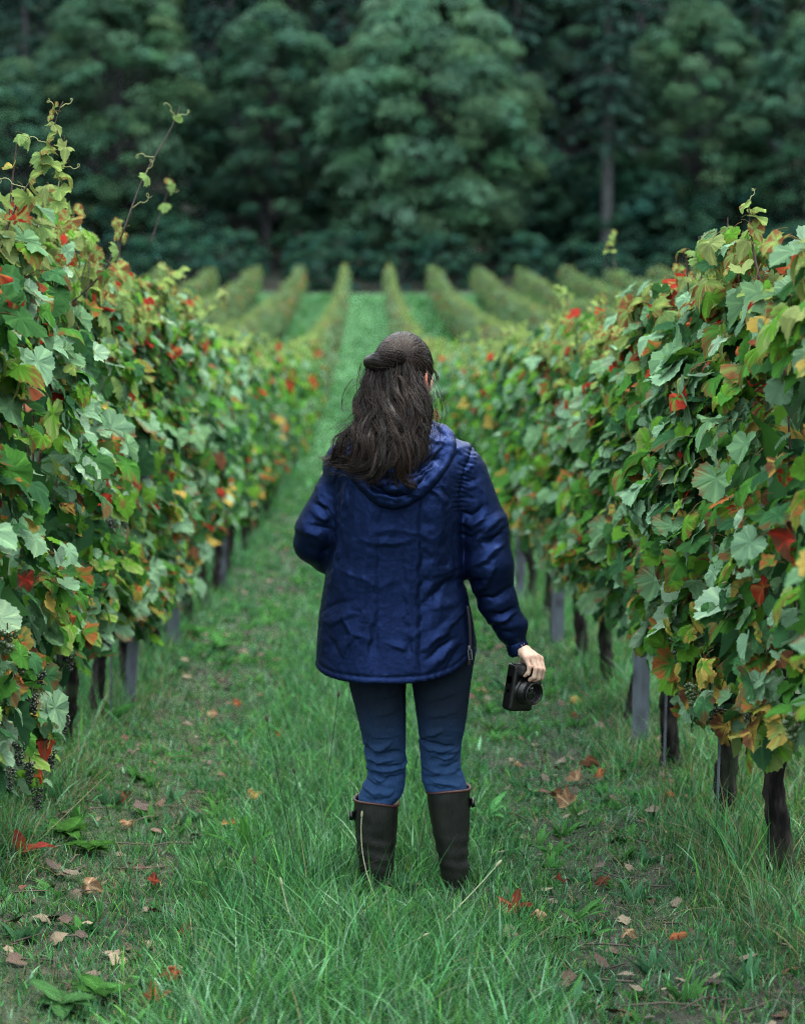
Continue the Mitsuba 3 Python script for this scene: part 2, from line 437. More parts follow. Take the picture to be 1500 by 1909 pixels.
def leaf_frames(pos, out, g, size, droop=0.35):
    """Matrices of leaves at pos whose upper side looks along out and up, tips hanging."""
    n = len(pos)
    nz = unit(out * g.uniform(0.35, 1.1, (n, 1)) + np.array([0, 0, 1.0]) * g.uniform(0.1, 1.1, (n, 1)) + g.normal(0, 0.38, (n, 3)))
    t = np.array([0, 0, -1.0]) + out * 0.35 + g.normal(0, 0.45, (n, 3))
    t = unit(t - nz * (t * nz).sum(1, keepdims=True))
    x = np.cross(t, nz)
    M = np.tile(np.eye(4), (n, 1, 1))
    s = np.asarray(size)[:, None]
    M[:, :3, 0], M[:, :3, 1], M[:, :3, 2], M[:, :3, 3] = x * s, t * s, nz * s, pos
    return M


def pick_kind(h, g, inner=False):
    """The kind of a leaf at height h (0 bottom of the hedge, 1 top)."""
    u = g.uniform()
    if inner:
        return 'green' if u < 0.9 else 'turning'
    if h > 0.93:
        return 'young' if u < 0.60 else 'red' if u < 0.70 else 'pale' if u < 0.82 else 'bright' if u < 0.92 else 'green'
    if h > 0.7:
        return 'red' if u < 0.11 else 'turning' if u < 0.15 else 'young' if u < 0.21 else 'bright' if u < 0.46 else 'pale' if u < 0.63 else 'green'
    if h > 0.3:
        return 'red' if u < 0.035 else 'turning' if u < 0.095 else 'bright' if u < 0.38 else 'pale' if u < 0.54 else 'green'
    return 'red' if u < 0.03 else 'turning' if u < 0.24 else 'bright' if u < 0.44 else 'pale' if u < 0.58 else 'green'


ROW_X = 1.21
HB, HT = 0.60, 1.93              # bottom and top of the foliage above the ground


def hedge(side, y):
    """Bottom and top of the foliage of a row at distance y."""
    if side < 0:
        return float(np.interp(y, [5, 7.5, 10, 14], [0.34, 0.36, 0.50, 0.58])), float(np.interp(y, [8, 14, 22], [2.10, 2.02, 1.93]))
    return float(np.interp(y, [3.5, 4.6, 6, 9, 12], [0.84, 0.70, 0.60, 0.63, 0.63])), float(np.interp(y, [5, 8, 11], [1.80, 1.84, HT]))


def wall_half(h, y, seed):
    """Half thickness of the hedge at relative height h and place y along the row."""
    q = np.stack([y * 1.6, h * 4, 0 * h + seed], -1)
    return 0.10 + 0.13 * np.sin(np.clip(h, 0, 1) * np.pi) ** 0.6 + (meshkit.fbm(q, 3, seed) - 0.5) * 0.20


def vine_points(g, n, x0, y0, step, side_out, seed, face, top=True):
    """n leaf places on (face=True) or inside the hedge of one vine; side_out = +1 or -1, the side that looks to the alley."""
    m = n * 3 if face else n
    h = g.uniform(0, 1, m) ** 0.9
    y = y0 + g.uniform(-0.5, 0.5, m) * step * 1.08
    if face:                                      # leaves gather on shoots and leave dark gaps between
        q = meshkit.fbm(np.stack([y * 5.5, h * 8, 0 * h + seed * 3], -1), 2, 17)
        keep = np.argsort(-(q + g.normal(0, 0.10, m)))[:n]
        keep.sort()
        h, y, q = h[keep], y[keep], q[keep]
    ragged = (meshkit.fbm(np.stack([y * 1.3, 0 * y, 0 * y + seed], -1), 2, 5) - 0.5)
    hb, ht = hedge(-side_out, y0)
    zb, zt = hb + ragged * 0.5, ht + (meshkit.fbm(np.stack([y * 2.1, 0 * y + 3, 0 * y + seed], -1), 2, 6) - 0.5) * 0.35
    wh = wall_half(h, y, seed)
    if face:
        u = wh * g.uniform(0.62, 1.12, n) + (q - 0.55) * 0.22
        topm = g.uniform(0, 1, n) < 0.13
        h = np.where(topm, g.uniform(0.93, 1.05, n), h)
        u = np.where(topm, g.uniform(-1, 1, n) * 0.2, u)
    else:
        u = wh * g.uniform(-1.1, 0.75, n)
    z = ground_z(np.full(n, x0), y, False) + zb + (zt - zb) * h
    pos = np.stack([x0 + side_out * u, y, z], -1)
    out = np.stack([side_out * np.sign(u + 0.02), np.zeros(n) - 0.25, np.zeros(n)], -1)
    return pos, out, h


scene['mat_post'] = {'type': 'principled', 'base_color': proc(lambda p, n, uv: mix((0.035, 0.045, 0.058), (0.105, 0.128, 0.155), fbm(p.x * 60, p.y * 60, p.z * 5, 4)) * mi.Color3f(1 - 0.7 * smoothstep(0.45, 0.75, fbm(p.x * 12, p.y * 12, p.z * 9, 2)))), 'roughness': 0.7}


def trunk_parts(k, x, y, g, side_out, detail):
    z0 = float(ground_z(x, y)) - 0.05
    zt = z0 + g.uniform(0.62, 0.78)
    p = [[x, y, z0]]
    for i in range(1, 5):
        p.append([x + g.normal(0, 0.011), y + g.normal(0, 0.02), z0 + (zt - z0) * i / 4])
    c = spline(p, 30)
    r = np.interp(np.linspace(0, 1, 30), [0, 0.12, 0.5, 0.85, 1], [0.05, 0.037, 0.031, 0.036, 0.04]) * g.uniform(0.9, 1.15)
    r = r * (1 + g.normal(0, 0.07, 30))
    v, f = tube(c, r, 16 if detail else 8)
    v = v + (meshkit.fbm(v * np.array([60, 60, 10]), 3, 9)[:, None] - 0.5) * 0.03 * unit(np.c_[v[:, :2] - [x, y], np.zeros(len(v))]) + (meshkit.fbm(v * 25, 2, 19)[:, None] - 0.5) * 0.012 * np.array([1, 1, 0.2])
    part(k, 'trunk', mikit.ply((v, f), 'mat_bark', smooth=50))
    head = c[-1]
    if detail:
        for s in (-1, 1):
            a = spline([head, head + [0, s * 0.18, 0.05], head + [side_out * 0.02, s * 0.5, 0.06 + g.normal(0, .02)]], 8)
            part(k, 'arm', mikit.ply(tube(a, np.linspace(0.022, 0.011, 8), 7), 'mat_bark', smooth=50))
    return head


def cane_mesh(p0, p1, g, r0=0.0055, wig=0.03, n=9):
    p0, p1 = np.asarray(p0), np.asarray(p1)
    m = [p0 + (p1 - p0) * t + g.normal(0, wig, 3) * (0 < t < 1) for t in (0, 0.3, 0.65, 1)]
    c = spline(m, n)
    return c, tube(c, np.linspace(r0, r0 * 0.5, n), 5)


def young_shoot(k, cn, c, g, sizes=(0.05, 0.085)):
    """Small young leaves up a shoot's free end."""
    n = len(c)
    for i in range(int(n * 0.35), n):
        for rep in range(2 if i > n * 0.7 else 1):
            if g.uniform() < 0.2:
                continue
            d = unit(np.r_[g.normal(0, 1, 2), g.uniform(-0.2, 0.5)])[None]
            M = leaf_frames((c[i] + d[0] * 0.02)[None], d, g, [g.uniform(*sizes) * (1.15 - 0.6 * i / n)])
            kind = 'young' if g.uniform() < 0.85 else 'turning'
            part(k, 'leaf', inst(LEAFSETS[kind][g.integers(len(LEAFSETS[kind]))], M[0]))


VINE = {}


def near_vine(side, d, idx, label, nface=285, nfine=340, ninner=190):
    so = -side                                   # the alley side
    x = side * ROW_X
    g = rng_of(5, side + 2, round(d * 100))
    k = thing('grapevine', label, 'grapevine', 'grapevines of the left row beside the person' if side < 0 else 'grapevines of the right row beside the person')
    VINE[side, d] = k
    head = trunk_parts(k, x + g.normal(0, 0.02), d, g, so, True)
    gz = float(ground_z(x, d, False))
    for q in range(5):                           # upright canes inside the hedge and out of its top
        y = d - 0.5 + (q + 0.5) * 0.22 + g.normal(0, 0.04)
        top = gz + hedge(side, d)[1] + g.uniform(-0.1, 0.22)
        c, m = cane_mesh([head[0] + g.normal(0, 0.03), y, head[2] + 0.05], [x + so * g.uniform(-0.1, 0.16), y + g.normal(0, 0.1), top], g, n=14)
        tone = np.array([0.07, 0.04, 0.028]) * g.uniform(0.5, 1.3)
        kc = part(k, 'cane', MB().add(*m, tone).ply('mat_cane'))
        young_shoot(k, kc, c[-5:], g)
    pos, out, h = vine_points(g, nface, x, d, 1.1, so, 40 + side, True)
    size = np.where(h > 0.93, g.uniform(0.055, 0.1, nface), 0.043 + 0.080 * g.uniform(0, 1, nface) ** 1.6)
    M = leaf_frames(pos, out, g, size)
    for i in range(nface):
        kind = pick_kind(h[i], g)
        if kind == 'red':
            M[i][:3, :3] *= 0.66
        elif kind == 'turning':
            M[i][:3, :3] *= 0.8
        part(k, 'leaf', inst(LEAFSETS[kind][g.integers(len(LEAFSETS[kind]))], M[i]))
    pos, out, h = vine_points(g, ninner, x, d, 1.1, so, 40 + side, False)
    mb = MB()
    cols = [np.array(KINDS[kd][g.integers(len(KINDS[kd]))][0]) * 0.6 for kd in (pick_kind(hh, g, True) for hh in h)]  # inner leaves darkened: shade within the hedge painted into their colour
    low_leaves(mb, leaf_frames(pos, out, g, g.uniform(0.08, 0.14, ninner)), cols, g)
    pos, out, h = vine_points(g, nfine, x, d, 1.1, so, 40 + side, True)      # the small leaves between the big ones
    kinds = [pick_kind(hh, g) for hh in h]
    cols = [KINDS[kd][g.integers(len(KINDS[kd]))][g.integers(2) if kd in ('red', 'turning') else 0] or RE for kd in kinds]
    low_leaves(mb, leaf_frames(pos - out * 0.02, out, g, g.uniform(0.035, 0.07, nfine)), cols, g, 'fine')
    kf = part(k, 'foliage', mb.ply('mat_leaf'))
    labels[kf] = {'kind': 'stuff'}
    return k


def mid_vine(side, d, label, group, x=None, n=430, few=False):
    so = -side
    x = side * ROW_X if x is None else x
    g = rng_of(6, side + 2, round(d * 100), round(abs(x) * 100))
    k = thing('grapevine', label, 'grapevine', group)
    trunk_parts(k, x + g.normal(0, 0.02), d, g, so, False)
    mb = MB()
    grow = g.normal(0, 0.10)
    for face, m in ((True, int(n * 0.62)), (False, n - int(n * 0.62))):
        pos, out, h = vine_points(g, m, x, d, 1.1, so, 40 + side, face)
        if d > 35:
            pos[:, 2] += (h * grow)
        kinds = [pick_kind(hh, g, not face) for hh in h]
        cols = [np.array(KINDS[kd][g.integers(len(KINDS[kd]))][g.integers(2) if kd in ('red', 'turning') else 0] or RE) * (1 if face else 0.6) for kd in kinds]  # leaves off the face carry painted hedge shade in their colour
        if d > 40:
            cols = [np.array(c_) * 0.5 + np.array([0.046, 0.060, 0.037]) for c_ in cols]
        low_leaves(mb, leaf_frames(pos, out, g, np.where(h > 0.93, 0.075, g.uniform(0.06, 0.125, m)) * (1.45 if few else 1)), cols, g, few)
    gz = float(ground_z(x, d, False))
    for q in range(3):
        y = d + g.uniform(-0.5, 0.5)
        c = np.array([[x, y, gz + HT - 0.2], [x + g.normal(0, .05), y + g.normal(0, .05), gz + HT + g.uniform(0.0, 0.28)]])
        mb.add(*tube(c, [0.006, 0.003], 4), (0.06, 0.04, 0.03))
        m = 8
        pos = c[0] + (c[1] - c[0]) * g.uniform(0.2, 1.05, (m, 1)) + g.normal(0, 0.025, (m, 3))
        low_leaves(mb, leaf_frames(pos, unit(g.normal(0, 1, (m, 3))), g, g.uniform(0.05, 0.085, m)), [YG] * m, g)
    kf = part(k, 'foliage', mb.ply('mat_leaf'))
    labels[kf] = {'kind': 'stuff'}


LEFT = [4.55, 5.65, 6.75, 7.75, 8.7, 9.7, 10.75]
RIGHT = [3.35, 4.5, 5.6, 6.4, 7.5, 8.6, 9.7, 10.8]
ORD = ['nearest', 'second', 'third', 'fourth', 'fifth', 'sixth', 'seventh', 'eighth']
for i, d in enumerate(LEFT):
    near_vine(-1, d, i, f'leafy grapevine in the left row, {ORD[i]} from the camera, trunk behind hanging leaves')
for i, d in enumerate(RIGHT):
    near_vine(1, d, i, f'leafy grapevine in the right row, {ORD[i]} from the camera, gnarled dark trunk')
MORE = ['ninth', 'tenth', 'eleventh', 'twelfth', 'thirteenth', 'fourteenth', 'fifteenth', 'sixteenth', 'seventeenth', 'eighteenth']
for side, name, start in ((-1, 'left', 11.85), (1, 'right', 11.9)):
    d = start
    while d < 108:
        if d < 22:
            mid_vine(side, d, f'blurred grapevine of the {name} row, {MORE[int(round((d - start) / 1.1))]} from the camera', f'grapevines of the {name} row in the dip')
        elif d < 45:
            mid_vine(side, d, f'blurred grapevine of the {name} row in the dip beyond the person', f'grapevines of the {name} row in the dip', n=200, few=True)
        else:
            mid_vine(side, d, f'far grapevine of the {name} centre row climbing the slope to the wood', f'grapevines of the {name} centre row on the slope', n=130, few=True)
        d += 1.1

# the rows beside them: single vines where they show largest, the rest one mass
far_count = 0
OTHER = [(-3.66, 'second row left of the alley', 48), (3.66, 'second row right of the alley', 46), (-6.1, 'third row left of the alley', 60), (6.1, 'third row right of the alley', 58)]
for x, name, y0 in OTHER:
    d = y0
    for i in range(26):
        mid_vine(-1 if x < 0 else 1, d, f'far grapevine in the {name}, on the slope to the wood', f'grapevines of the {name}', x=x, n=110, few=True)
        d += 1.1


def mass_group(i):
    g = rng_of(60, i)
    mb = MB()
    n = 120
    h = g.uniform(0, 1, n)
    y = g.uniform(-0.62, 0.62, n)
    u = (0.14 + 0.18 * np.sin(h * np.pi) ** 0.6) * np.where(g.uniform(0, 1, n) < 0.5, -1, 1) * g.uniform(0.6, 1.1, n)
    u = np.where(h > 0.93, g.uniform(-0.2, 0.2, n), u)
    pos = np.stack([u, y, HB + (HT - HB) * h], -1)
    out = np.stack([np.sign(u), 0 * u - 0.2, 0 * u], -1)
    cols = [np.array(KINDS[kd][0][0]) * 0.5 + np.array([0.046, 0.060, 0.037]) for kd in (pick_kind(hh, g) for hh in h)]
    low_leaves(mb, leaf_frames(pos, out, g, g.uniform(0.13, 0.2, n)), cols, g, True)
    mb.add(*tube([[0, 0, -0.05], [0.02, 0.02, 0.7]], [0.04, 0.03], 5), (0.04, 0.035, 0.03))
    return mb.ply('mat_leaf')


for i in range(5):
    scene[f'massgroup_{i}'] = {'type': 'shapegroup', 'plant': mass_group(i)}
g = rng_of(61)
_m = 0
for x in (-18.3, -15.86, -13.42, -10.98, -8.54, -6.1, -3.66, 3.66, 6.1, 8.54, 10.98, 13.42, 15.86, 18.3):
    for d in np.arange(16, 108, 1.1):
        if any(abs(x - o[0]) < 0.1 and o[2] - 0.5 < d < o[2] + 26 * 1.1 - 0.5 for o in OTHER):
            continue
        _m += 1
        a = g.choice([0, np.pi]) + g.normal(0, 0.05)
        m = frame([x, d, float(ground_z(x, d, False))], [np.cos(a), np.sin(a), 0], [-np.sin(a), np.cos(a), 0], [0, 0, g.uniform(0.88, 1.08)])
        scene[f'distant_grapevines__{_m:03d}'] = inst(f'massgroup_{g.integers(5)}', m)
labels['distant_grapevines'] = {'label': 'mass of distant grapevines in the outer rows of the vineyard', 'category': 'grapevines', 'kind': 'stuff'}
# ------------------------------------------------------------------ the wood
def clump_faces(mb, pos, nrm, size, col, g):
    """Bent leaf sprays: four triangles each."""
    n = len(pos)
    a = unit(np.cross(nrm, unit(g.normal(0, 1, (n, 3)))))
    b = np.cross(nrm, a)
    s = np.asarray(size)[:, None]
    ring = []
    for k in range(4):
        t = k * np.pi / 2
        ring.append(pos + (a * np.cos(t) * (1.25 if k % 2 == 0 else 0.7) + b * np.sin(t) * 0.8) * s - nrm * s * g.uniform(0.0, 0.55, (n, 1)))
    V = np.stack([pos] + ring, 1)
    f = np.array([[0, 1, 2], [0, 2, 3], [0, 3, 4], [0, 4, 1]])
    F = (f[None] + (np.arange(n) * 5)[:, None, None]).reshape(-1, 3)
    C = np.repeat((np.asarray(col) * g.uniform(0.7, 1.3, (n, 1)))[:, None], 5, 1)
    mb.add(V.reshape(-1, 3), F, C.reshape(-1, 3))


def broadleaf(seed, H, R, low, pads, per, tone, shape=0.62):
    """Trunk with limbs, and a crown of leaf sprays on overlapping boughs. Returns (trunk, limbs, crown)."""
    g = rng_of(seed, 401)
    trunk, limbs, crown = MB(), MB(), MB()
    r0 = H * 0.017
    tp = spline([[0, 0, -0.5], [g.normal(0, .1), g.normal(0, .1), H * 0.35], [g.normal(0, .3), g.normal(0, .3), H * 0.85]], 10)
    trunk.add(*tube(tp, np.linspace(r0, r0 * 0.2, 10), 8))
    for i in range(pads):
        h = low + (1 - low) * g.uniform(0, 1) ** 0.85
        hh = (h - low) / (1 - low)
        prof = np.sin(np.pi * np.clip(hh * 0.80 + 0.16, 0, 1)) ** shape if hh < 0.95 else 0.25
        phi = g.uniform(0, 2 * np.pi)
        rad = R * prof * g.uniform(0.45, 1.0) ** 0.5 * g.uniform(0.74, 1.1)
        c = np.array([np.cos(phi) * rad, np.sin(phi) * rad, H * h])
        rp = g.uniform(0.10, 0.20) * R
        flat = g.uniform(0.6, 0.9)
        if i % 4 == 0:
            b = tp[min(9, int(h * 7))]
            limbs.add(*tube(spline([b, (b + c) / 2 + [0, 0, 0.3], c], 6), np.linspace(r0 * 0.3, r0 * 0.07, 6), 5))
        d = unit(g.normal(0, 1, (per, 3)))
        d[:, 2] = np.where(g.uniform(0, 1, per) < 0.78, np.abs(d[:, 2]), d[:, 2])
        ax = np.array([np.cos(phi), np.sin(phi), 0])
        p = d * rp * np.array([1, 1, flat]) * g.uniform(0.75, 1.1, (per, 1))
        out = (p * ax).sum(1)
        p[:, 2] -= 0.15 * np.clip(out, -rp, rp) + 0.2 * out ** 2 / rp
        nrm = unit(d * [1, 1, 1.3] + g.normal(0, 0.35, (per, 3)) + ax * 0.3)
        t = np.asarray(tone) * g.uniform(0.6, 1.5) * np.array([g.uniform(0.85, 1.2), 1, g.uniform(0.9, 1.25)])
        clump_faces(crown, c + p, nrm, g.uniform(0.08, 0.20, per) * (R / 7) ** 0.5, t, g)
    return trunk, limbs, crown


def conifer(seed, H, R, low, whorls, tone):
    g = rng_of(seed, 402)
    trunk, limbs, crown = MB(), MB(), MB()
    r0 = H * (0.018 if low > 0.2 else 0.013)
    trunk.add(*tube([[0, 0, -0.5], [0, 0, H * 0.5], [0, 0, H]], [r0, r0 * 0.7, r0 * 0.05], 8))
    for i in range(whorls):
        h = low + (1 - low) * (i + g.uniform(0, 0.8)) / whorls
        L = R * (1 - (h - low) / (1 - low)) ** 0.75 * g.uniform(0.75, 1.1) + 0.3
        for q in range(5):
            phi = g.uniform(0, 6.28)
            e = np.array([np.cos(phi), np.sin(phi), 0])
            n = int(26 * L / R) + 6
            s = np.sqrt(g.uniform(0.03, 1, n))
            sag = -0.42 * L * s ** 1.5 + 0.10 * L * s
            p = e * (s * L)[:, None] + np.cross(e, [0, 0, 1]) * (g.normal(0, 0.14, n) * L * (1.15 - s))[:, None]
            p[:, 2] += H * h + sag - g.uniform(0, 0.35, n)
            limbs.add(*tube([[0, 0, H * h], e * L * 0.5 + [0, 0, H * h - 0.1 * L], e * L + [0, 0, H * h - 0.32 * L]], [0.05, 0.03, 0.01], 4))
            nr = unit(np.array([0, 0, 1.0]) + e * 0.5 + g.normal(0, 0.4, (n, 3)))
            clump_faces(crown, p, nr, g.uniform(0.16, 0.34, n), np.asarray(tone) * g.uniform(0.8, 1.2), g)
    return trunk, limbs, crown


scene['mat_wood'] = {'type': 'twosided', 'b': {'type': 'principled', 'base_color': proc(lambda p, n, uv: mix((0.016, 0.018, 0.019), (0.055, 0.06, 0.065), fbm(p.x * 5, p.y * 5, p.z * 1.2, 3))), 'roughness': 0.9}}
TREEKINDS = {}


def treekind(name, made):
    trunk, limbs, crown = made
    for nm, mb, bs in (('trunk', trunk, 'mat_wood'), ('limb', limbs, 'mat_wood'), ('crown', crown, 'mat_leaf_far')):
        if mb.v:
            scene[f'{name}_{nm}'] = {'type': 'shapegroup', 'shape': mb.ply(bs, colour=bs != 'mat_wood')}
    TREEKINDS[name] = [nm for nm, mb in (('trunk', trunk), ('limb', limbs), ('crown', crown)) if mb.v]


DG = (0.020, 0.060, 0.034)
treekind('oak', broadleaf(1, 18.5, 7.4, 0.10, 430, 130, (0.056, 0.124, 0.070)))
treekind('beech', broadleaf(2, 19, 6.3, 0.16, 330, 115, (0.040, 0.088, 0.048)))
treekind('ash', broadleaf(3, 17, 5.2, 0.08, 300, 110, (0.032, 0.076, 0.045)))
treekind('lime', broadleaf(4, 20, 6.6, 0.22, 330, 115, (0.033, 0.073, 0.047)))
treekind('pine', conifer(5, 26, 3.6, 0.34, 26, (0.020, 0.048, 0.038)))
treekind('spruce', conifer(6, 24, 4.6, 0.06, 38, (0.018, 0.045, 0.036)))
treekind('shrub', broadleaf(7, 4.2, 3.4, 0.02, 60, 80, (0.018, 0.052, 0.034)))


def tree(kind, px, y, scale, rot, label, group=None, name=None, dz=0.0):
    x = float(at(px, 500, y)[0])
    z = float(ground_z(x, y, False)) + dz
    k = thing(name or ('conifer_tree' if kind in ('pine', 'spruce') else 'shrub' if kind == 'shrub' else 'broadleaf_tree'), label, 'shrub' if kind == 'shrub' else 'tree', group)
    c, s = np.cos(rot), np.sin(rot)
    for nm in TREEKINDS[kind]:
        kp = part(k, nm, inst(f'{kind}_{nm}', frame([x, y, z], [c, s, 0], [-s, c, 0], [0, 0, 1], scale)))
        if nm != 'trunk':
            labels[kp] = {'kind': 'stuff'}


tree('oak', 800, 128, 1.0, 0.4, 'broad pale green tree in the middle of the wood edge, crown down to the vines')
tree('beech', 225, 131, 1.0, 1.4, 'rounded green tree at the left of the wood edge')
tree('ash', 500, 133, 1.02, 2.2, 'green tree just left of the broad middle tree')
tree('lime', 1075, 152, 0.92, 0.9, 'dark tree just right of the broad middle tree')
tree('beech', 1290, 132, 0.92, 3.9, 'dusky green tree at the right of the wood edge')
tree('ash', 1500, 129, 0.95, 5.0, 'green tree at the right edge of the photograph above the vines')
tree('ash', 20, 127, 0.8, 0.5, 'low green tree at the left edge of the photograph')
tree('pine', 1130, 126, 0.95, 0.3, 'tall dark conifer with a bare pale trunk right of the middle tree')
tree('pine', 55, 140, 0.95, 2.3, 'tall dark conifer with a bare trunk at the upper left')
tree('spruce', 400, 143, 0.95, 1.0, 'dark conifer between the two green trees on the left')
tree('spruce', 640, 146, 1.05, 2.0, 'dark conifer behind the left side of the middle tree')
tree('spruce', 960, 147, 1.1, 3.0, 'dark conifer behind the right side of the middle tree')
tree('pine', 1190, 146, 1.1, 4.4, 'dark conifer behind the bare trunk on the right')
tree('spruce', 1400, 144, 1.05, 5.2, 'dark conifer at the upper right corner')
g = rng_of(45)
for i, px in enumerate((-60, 120, 300, 430, 560, 720, 860, 1010, 1120, 1310, 1460, 1570)):
    tree(['lime', 'spruce', 'beech', 'pine'][i % 4], px + g.normal(0, 15), 152 + (i % 3) * 5, g.uniform(0.95, 1.15), g.uniform(0, 6), f'half hidden tree of the second line in the wood, {from_left(i)}', 'trees of the second line in the wood')
for i, px in enumerate(np.linspace(-100, 1600, 15)):
    tree(['spruce', 'lime', 'pine', 'beech'][i % 4], px + g.normal(0, 25), 170 + (i % 3) * 7, g.uniform(1.0, 1.25), g.uniform(0, 6), f'dark tree at the top edge, high in the wood, {from_left(i)}', 'trees at the top of the wooded hillside')
for i, px in enumerate(np.linspace(-40, 1540, 17)):
    tree('shrub', px + g.normal(0, 20), 117.5 + g.uniform(0, 4), g.uniform(0.6, 0.95), g.uniform(0, 6), f'dark shrub in the shade under the wood edge, {from_left(i)}', 'dark shrubs along the wood edge')

for i in range(26):
    tree('shrub', g.uniform(-20, 1520) if i > 10 else g.uniform(930, 1250), 126 + g.uniform(0, 16), g.uniform(0.9, 1.6), g.uniform(0, 6), 'dark undergrowth bush on the slope between the tree trunks', 'undergrowth bushes between the trunks')
# ------------------------------------------------------------------ solid modelling by distance fields
def rc(P, a, b, ra, rb=None):
    a, b = np.asarray(a, float), np.asarray(b, float)
    rb = ra if rb is None else rb
    ba = b - a
    h = np.clip(((P - a) @ ba) / max(ba @ ba, 1e-12), 0, 1)
    return np.linalg.norm(P - a - h[:, None] * ba, axis=1) - (ra + (rb - ra) * h)


def ell(P, c, r, ax=None):
    q = P - np.asarray(c, float)
    if ax is not None:
        q = q @ np.asarray(ax, float).T
    r = np.asarray(r, float)
    k0, k1 = np.linalg.norm(q / r, axis=1), np.linalg.norm(q / r ** 2, axis=1)
    return k0 * (k0 - 1) / np.maximum(k1, 1e-9)


def smin(a, b, k):
    h = np.clip(0.5 + 0.5 * (b - a) / k, 0, 1)
    return b + (a - b) * h - k * h * (1 - h)


def chain(P, pts, rs, k=0.01):
    d = None
    for i in range(len(pts) - 1):
        e = rc(P, pts[i], pts[i + 1], rs[i], rs[i + 1])
        d = e if d is None else smin(d, e, k)
    return d


def loft(P, zs, cx, cy, wx, wy, n=2.4):
    o = np.argsort(zs)
    f = [PchipInterpolator(np.asarray(zs)[o], np.asarray(v)[o]) for v in (cx, cy, wx, wy)]
    z = np.clip(P[:, 2], min(zs), max(zs))
    X, Y, A, B = (g_(z) for g_ in f)
    q = (np.abs((P[:, 0] - X) / A) ** n + np.abs((P[:, 1] - Y) / B) ** n) ** (1 / n)
    return (q - 1) * np.minimum(A, B) * 0.9


def solid(fn, lo, hi, h, K=4):
    """The surface fn = 0 as a mesh of quads (surface nets), evaluated finely only near the surface."""
    lo, hi = np.asarray(lo, float), np.asarray(hi, float)
    nc = np.ceil((hi - lo) / (h * K)).astype(int) + 1
    cg = np.stack(np.meshgrid(*[np.arange(n) for n in nc], indexing='ij'), -1)
    cd = fn((lo + (cg.reshape(-1, 3) + 0.5) * h * K)).reshape(nc)
    F = np.repeat(np.repeat(np.repeat(cd.astype(np.float32), K, 0), K, 1), K, 2)
    near = np.argwhere(np.abs(cd) < h * K * 1.5)
    off = np.stack(np.meshgrid(*[np.arange(K)] * 3, indexing='ij'), -1).reshape(-1, 3)
    idx = (near[:, None] * K + off[None]).reshape(-1, 3)
    for s in range(0, len(idx), 400000):
        q = idx[s:s + 400000]
        F[q[:, 0], q[:, 1], q[:, 2]] = fn(lo + q * h)
    S = F < 0
    n = np.array(F.shape)
    cnt = np.zeros(n - 1, np.int8)
    for a, b, c in np.ndindex(2, 2, 2):
        cnt += S[a:n[0] - 1 + a, b:n[1] - 1 + b, c:n[2] - 1 + c]
    act = np.argwhere((cnt > 0) & (cnt < 8))
    num = np.full(n - 1, -1, np.int32)
    num[act[:, 0], act[:, 1], act[:, 2]] = np.arange(len(act))
    acc, w = np.zeros((len(act), 3)), np.zeros(len(act))
    corners = list(np.ndindex(2, 2, 2))
    for c in corners:
        for ax in range(3):
            if c[ax] == 0:
                e = list(c)
                e[ax] = 1
                A, B = F[tuple((act + c).T)], F[tuple((act + e).T)]
                x = (A < 0) != (B < 0)
                t = np.where(x, A / np.where(x, A - B, 1), 0)
                p = np.asarray(c, float)[None] + np.eye(3)[ax] * t[:, None]
                acc += np.where(x[:, None], p, 0)
                w += x
    V = lo + (act + acc / np.maximum(w, 1)[:, None]) * h
    faces = []
    for ax in range(3):
        u, v = (ax + 1) % 3, (ax + 2) % 3
        sl0, sl1 = [slice(1, -1)] * 3, [slice(1, -1)] * 3
        sl0[ax], sl1[ax] = slice(0, n[ax] - 1), slice(1, n[ax])
        a, b = S[tuple(sl0)], S[tuple(sl1)]
        for flip, m in ((False, a & ~b), (True, ~a & b)):
            q = np.argwhere(m)
            q[:, u] += 1
            q[:, v] += 1
            eu, ev = np.eye(3, dtype=int)[u], np.eye(3, dtype=int)[v]
            ids = [num[tuple((q - du * eu - dv * ev).T)] for du, dv in ((1, 1), (0, 1), (0, 0), (1, 0))]
            f = np.stack(ids if not flip else ids[::-1], 1)
            faces.append(f[(f >= 0).all(1)])
    return V, np.vstack(faces)


def tri(F):
    F = np.asarray(F)
    return F if F.shape[1] == 3 else np.vstack([F[:, [0, 1, 2]], F[:, [0, 2, 3]]])


def normals(V, F):
    F = tri(F)
    fn_ = np.cross(V[F[:, 1]] - V[F[:, 0]], V[F[:, 2]] - V[F[:, 0]])
    N = np.zeros_like(V)
    for k in range(3):
        np.add.at(N, F[:, k], fn_)
    return unit(N)


def relax(V, F, n=4, lam=0.5, mu=-0.52):
    from scipy.sparse import coo_matrix
    F = np.asarray(F)
    m = F.shape[1]
    i = np.concatenate([F[:, k] for k in range(m)] + [F[:, (k + 1) % m] for k in range(m)])
    j = np.concatenate([F[:, (k + 1) % m] for k in range(m)] + [F[:, k] for k in range(m)])
    A = coo_matrix((np.ones(len(i)), (i, j)), shape=(len(V), len(V))).tocsr()
    A.data[:] = 1
    deg = np.maximum(np.asarray(A.sum(1)).ravel(), 1)[:, None]
    for k in range(n):
        V = V + lam * (A @ V / deg - V)
        V = V + mu * (A @ V / deg - V)
    return V


def skin_mesh(V, F, bsdf, color=None):
    return mikit.ply((V + np.array([0, DW, 0]), tri(F)), bsdf, smooth=True, color=color)


def J(px, py, dy=0.0):
    return at(px, py, DW + dy) - np.array([0, DW, 0])


# ------------------------------------------------------------------ the person: materials
scene['mat_skin'] = {'type': 'principled', 'base_color': VC, 'roughness': 0.5, 'specular': 0.4}


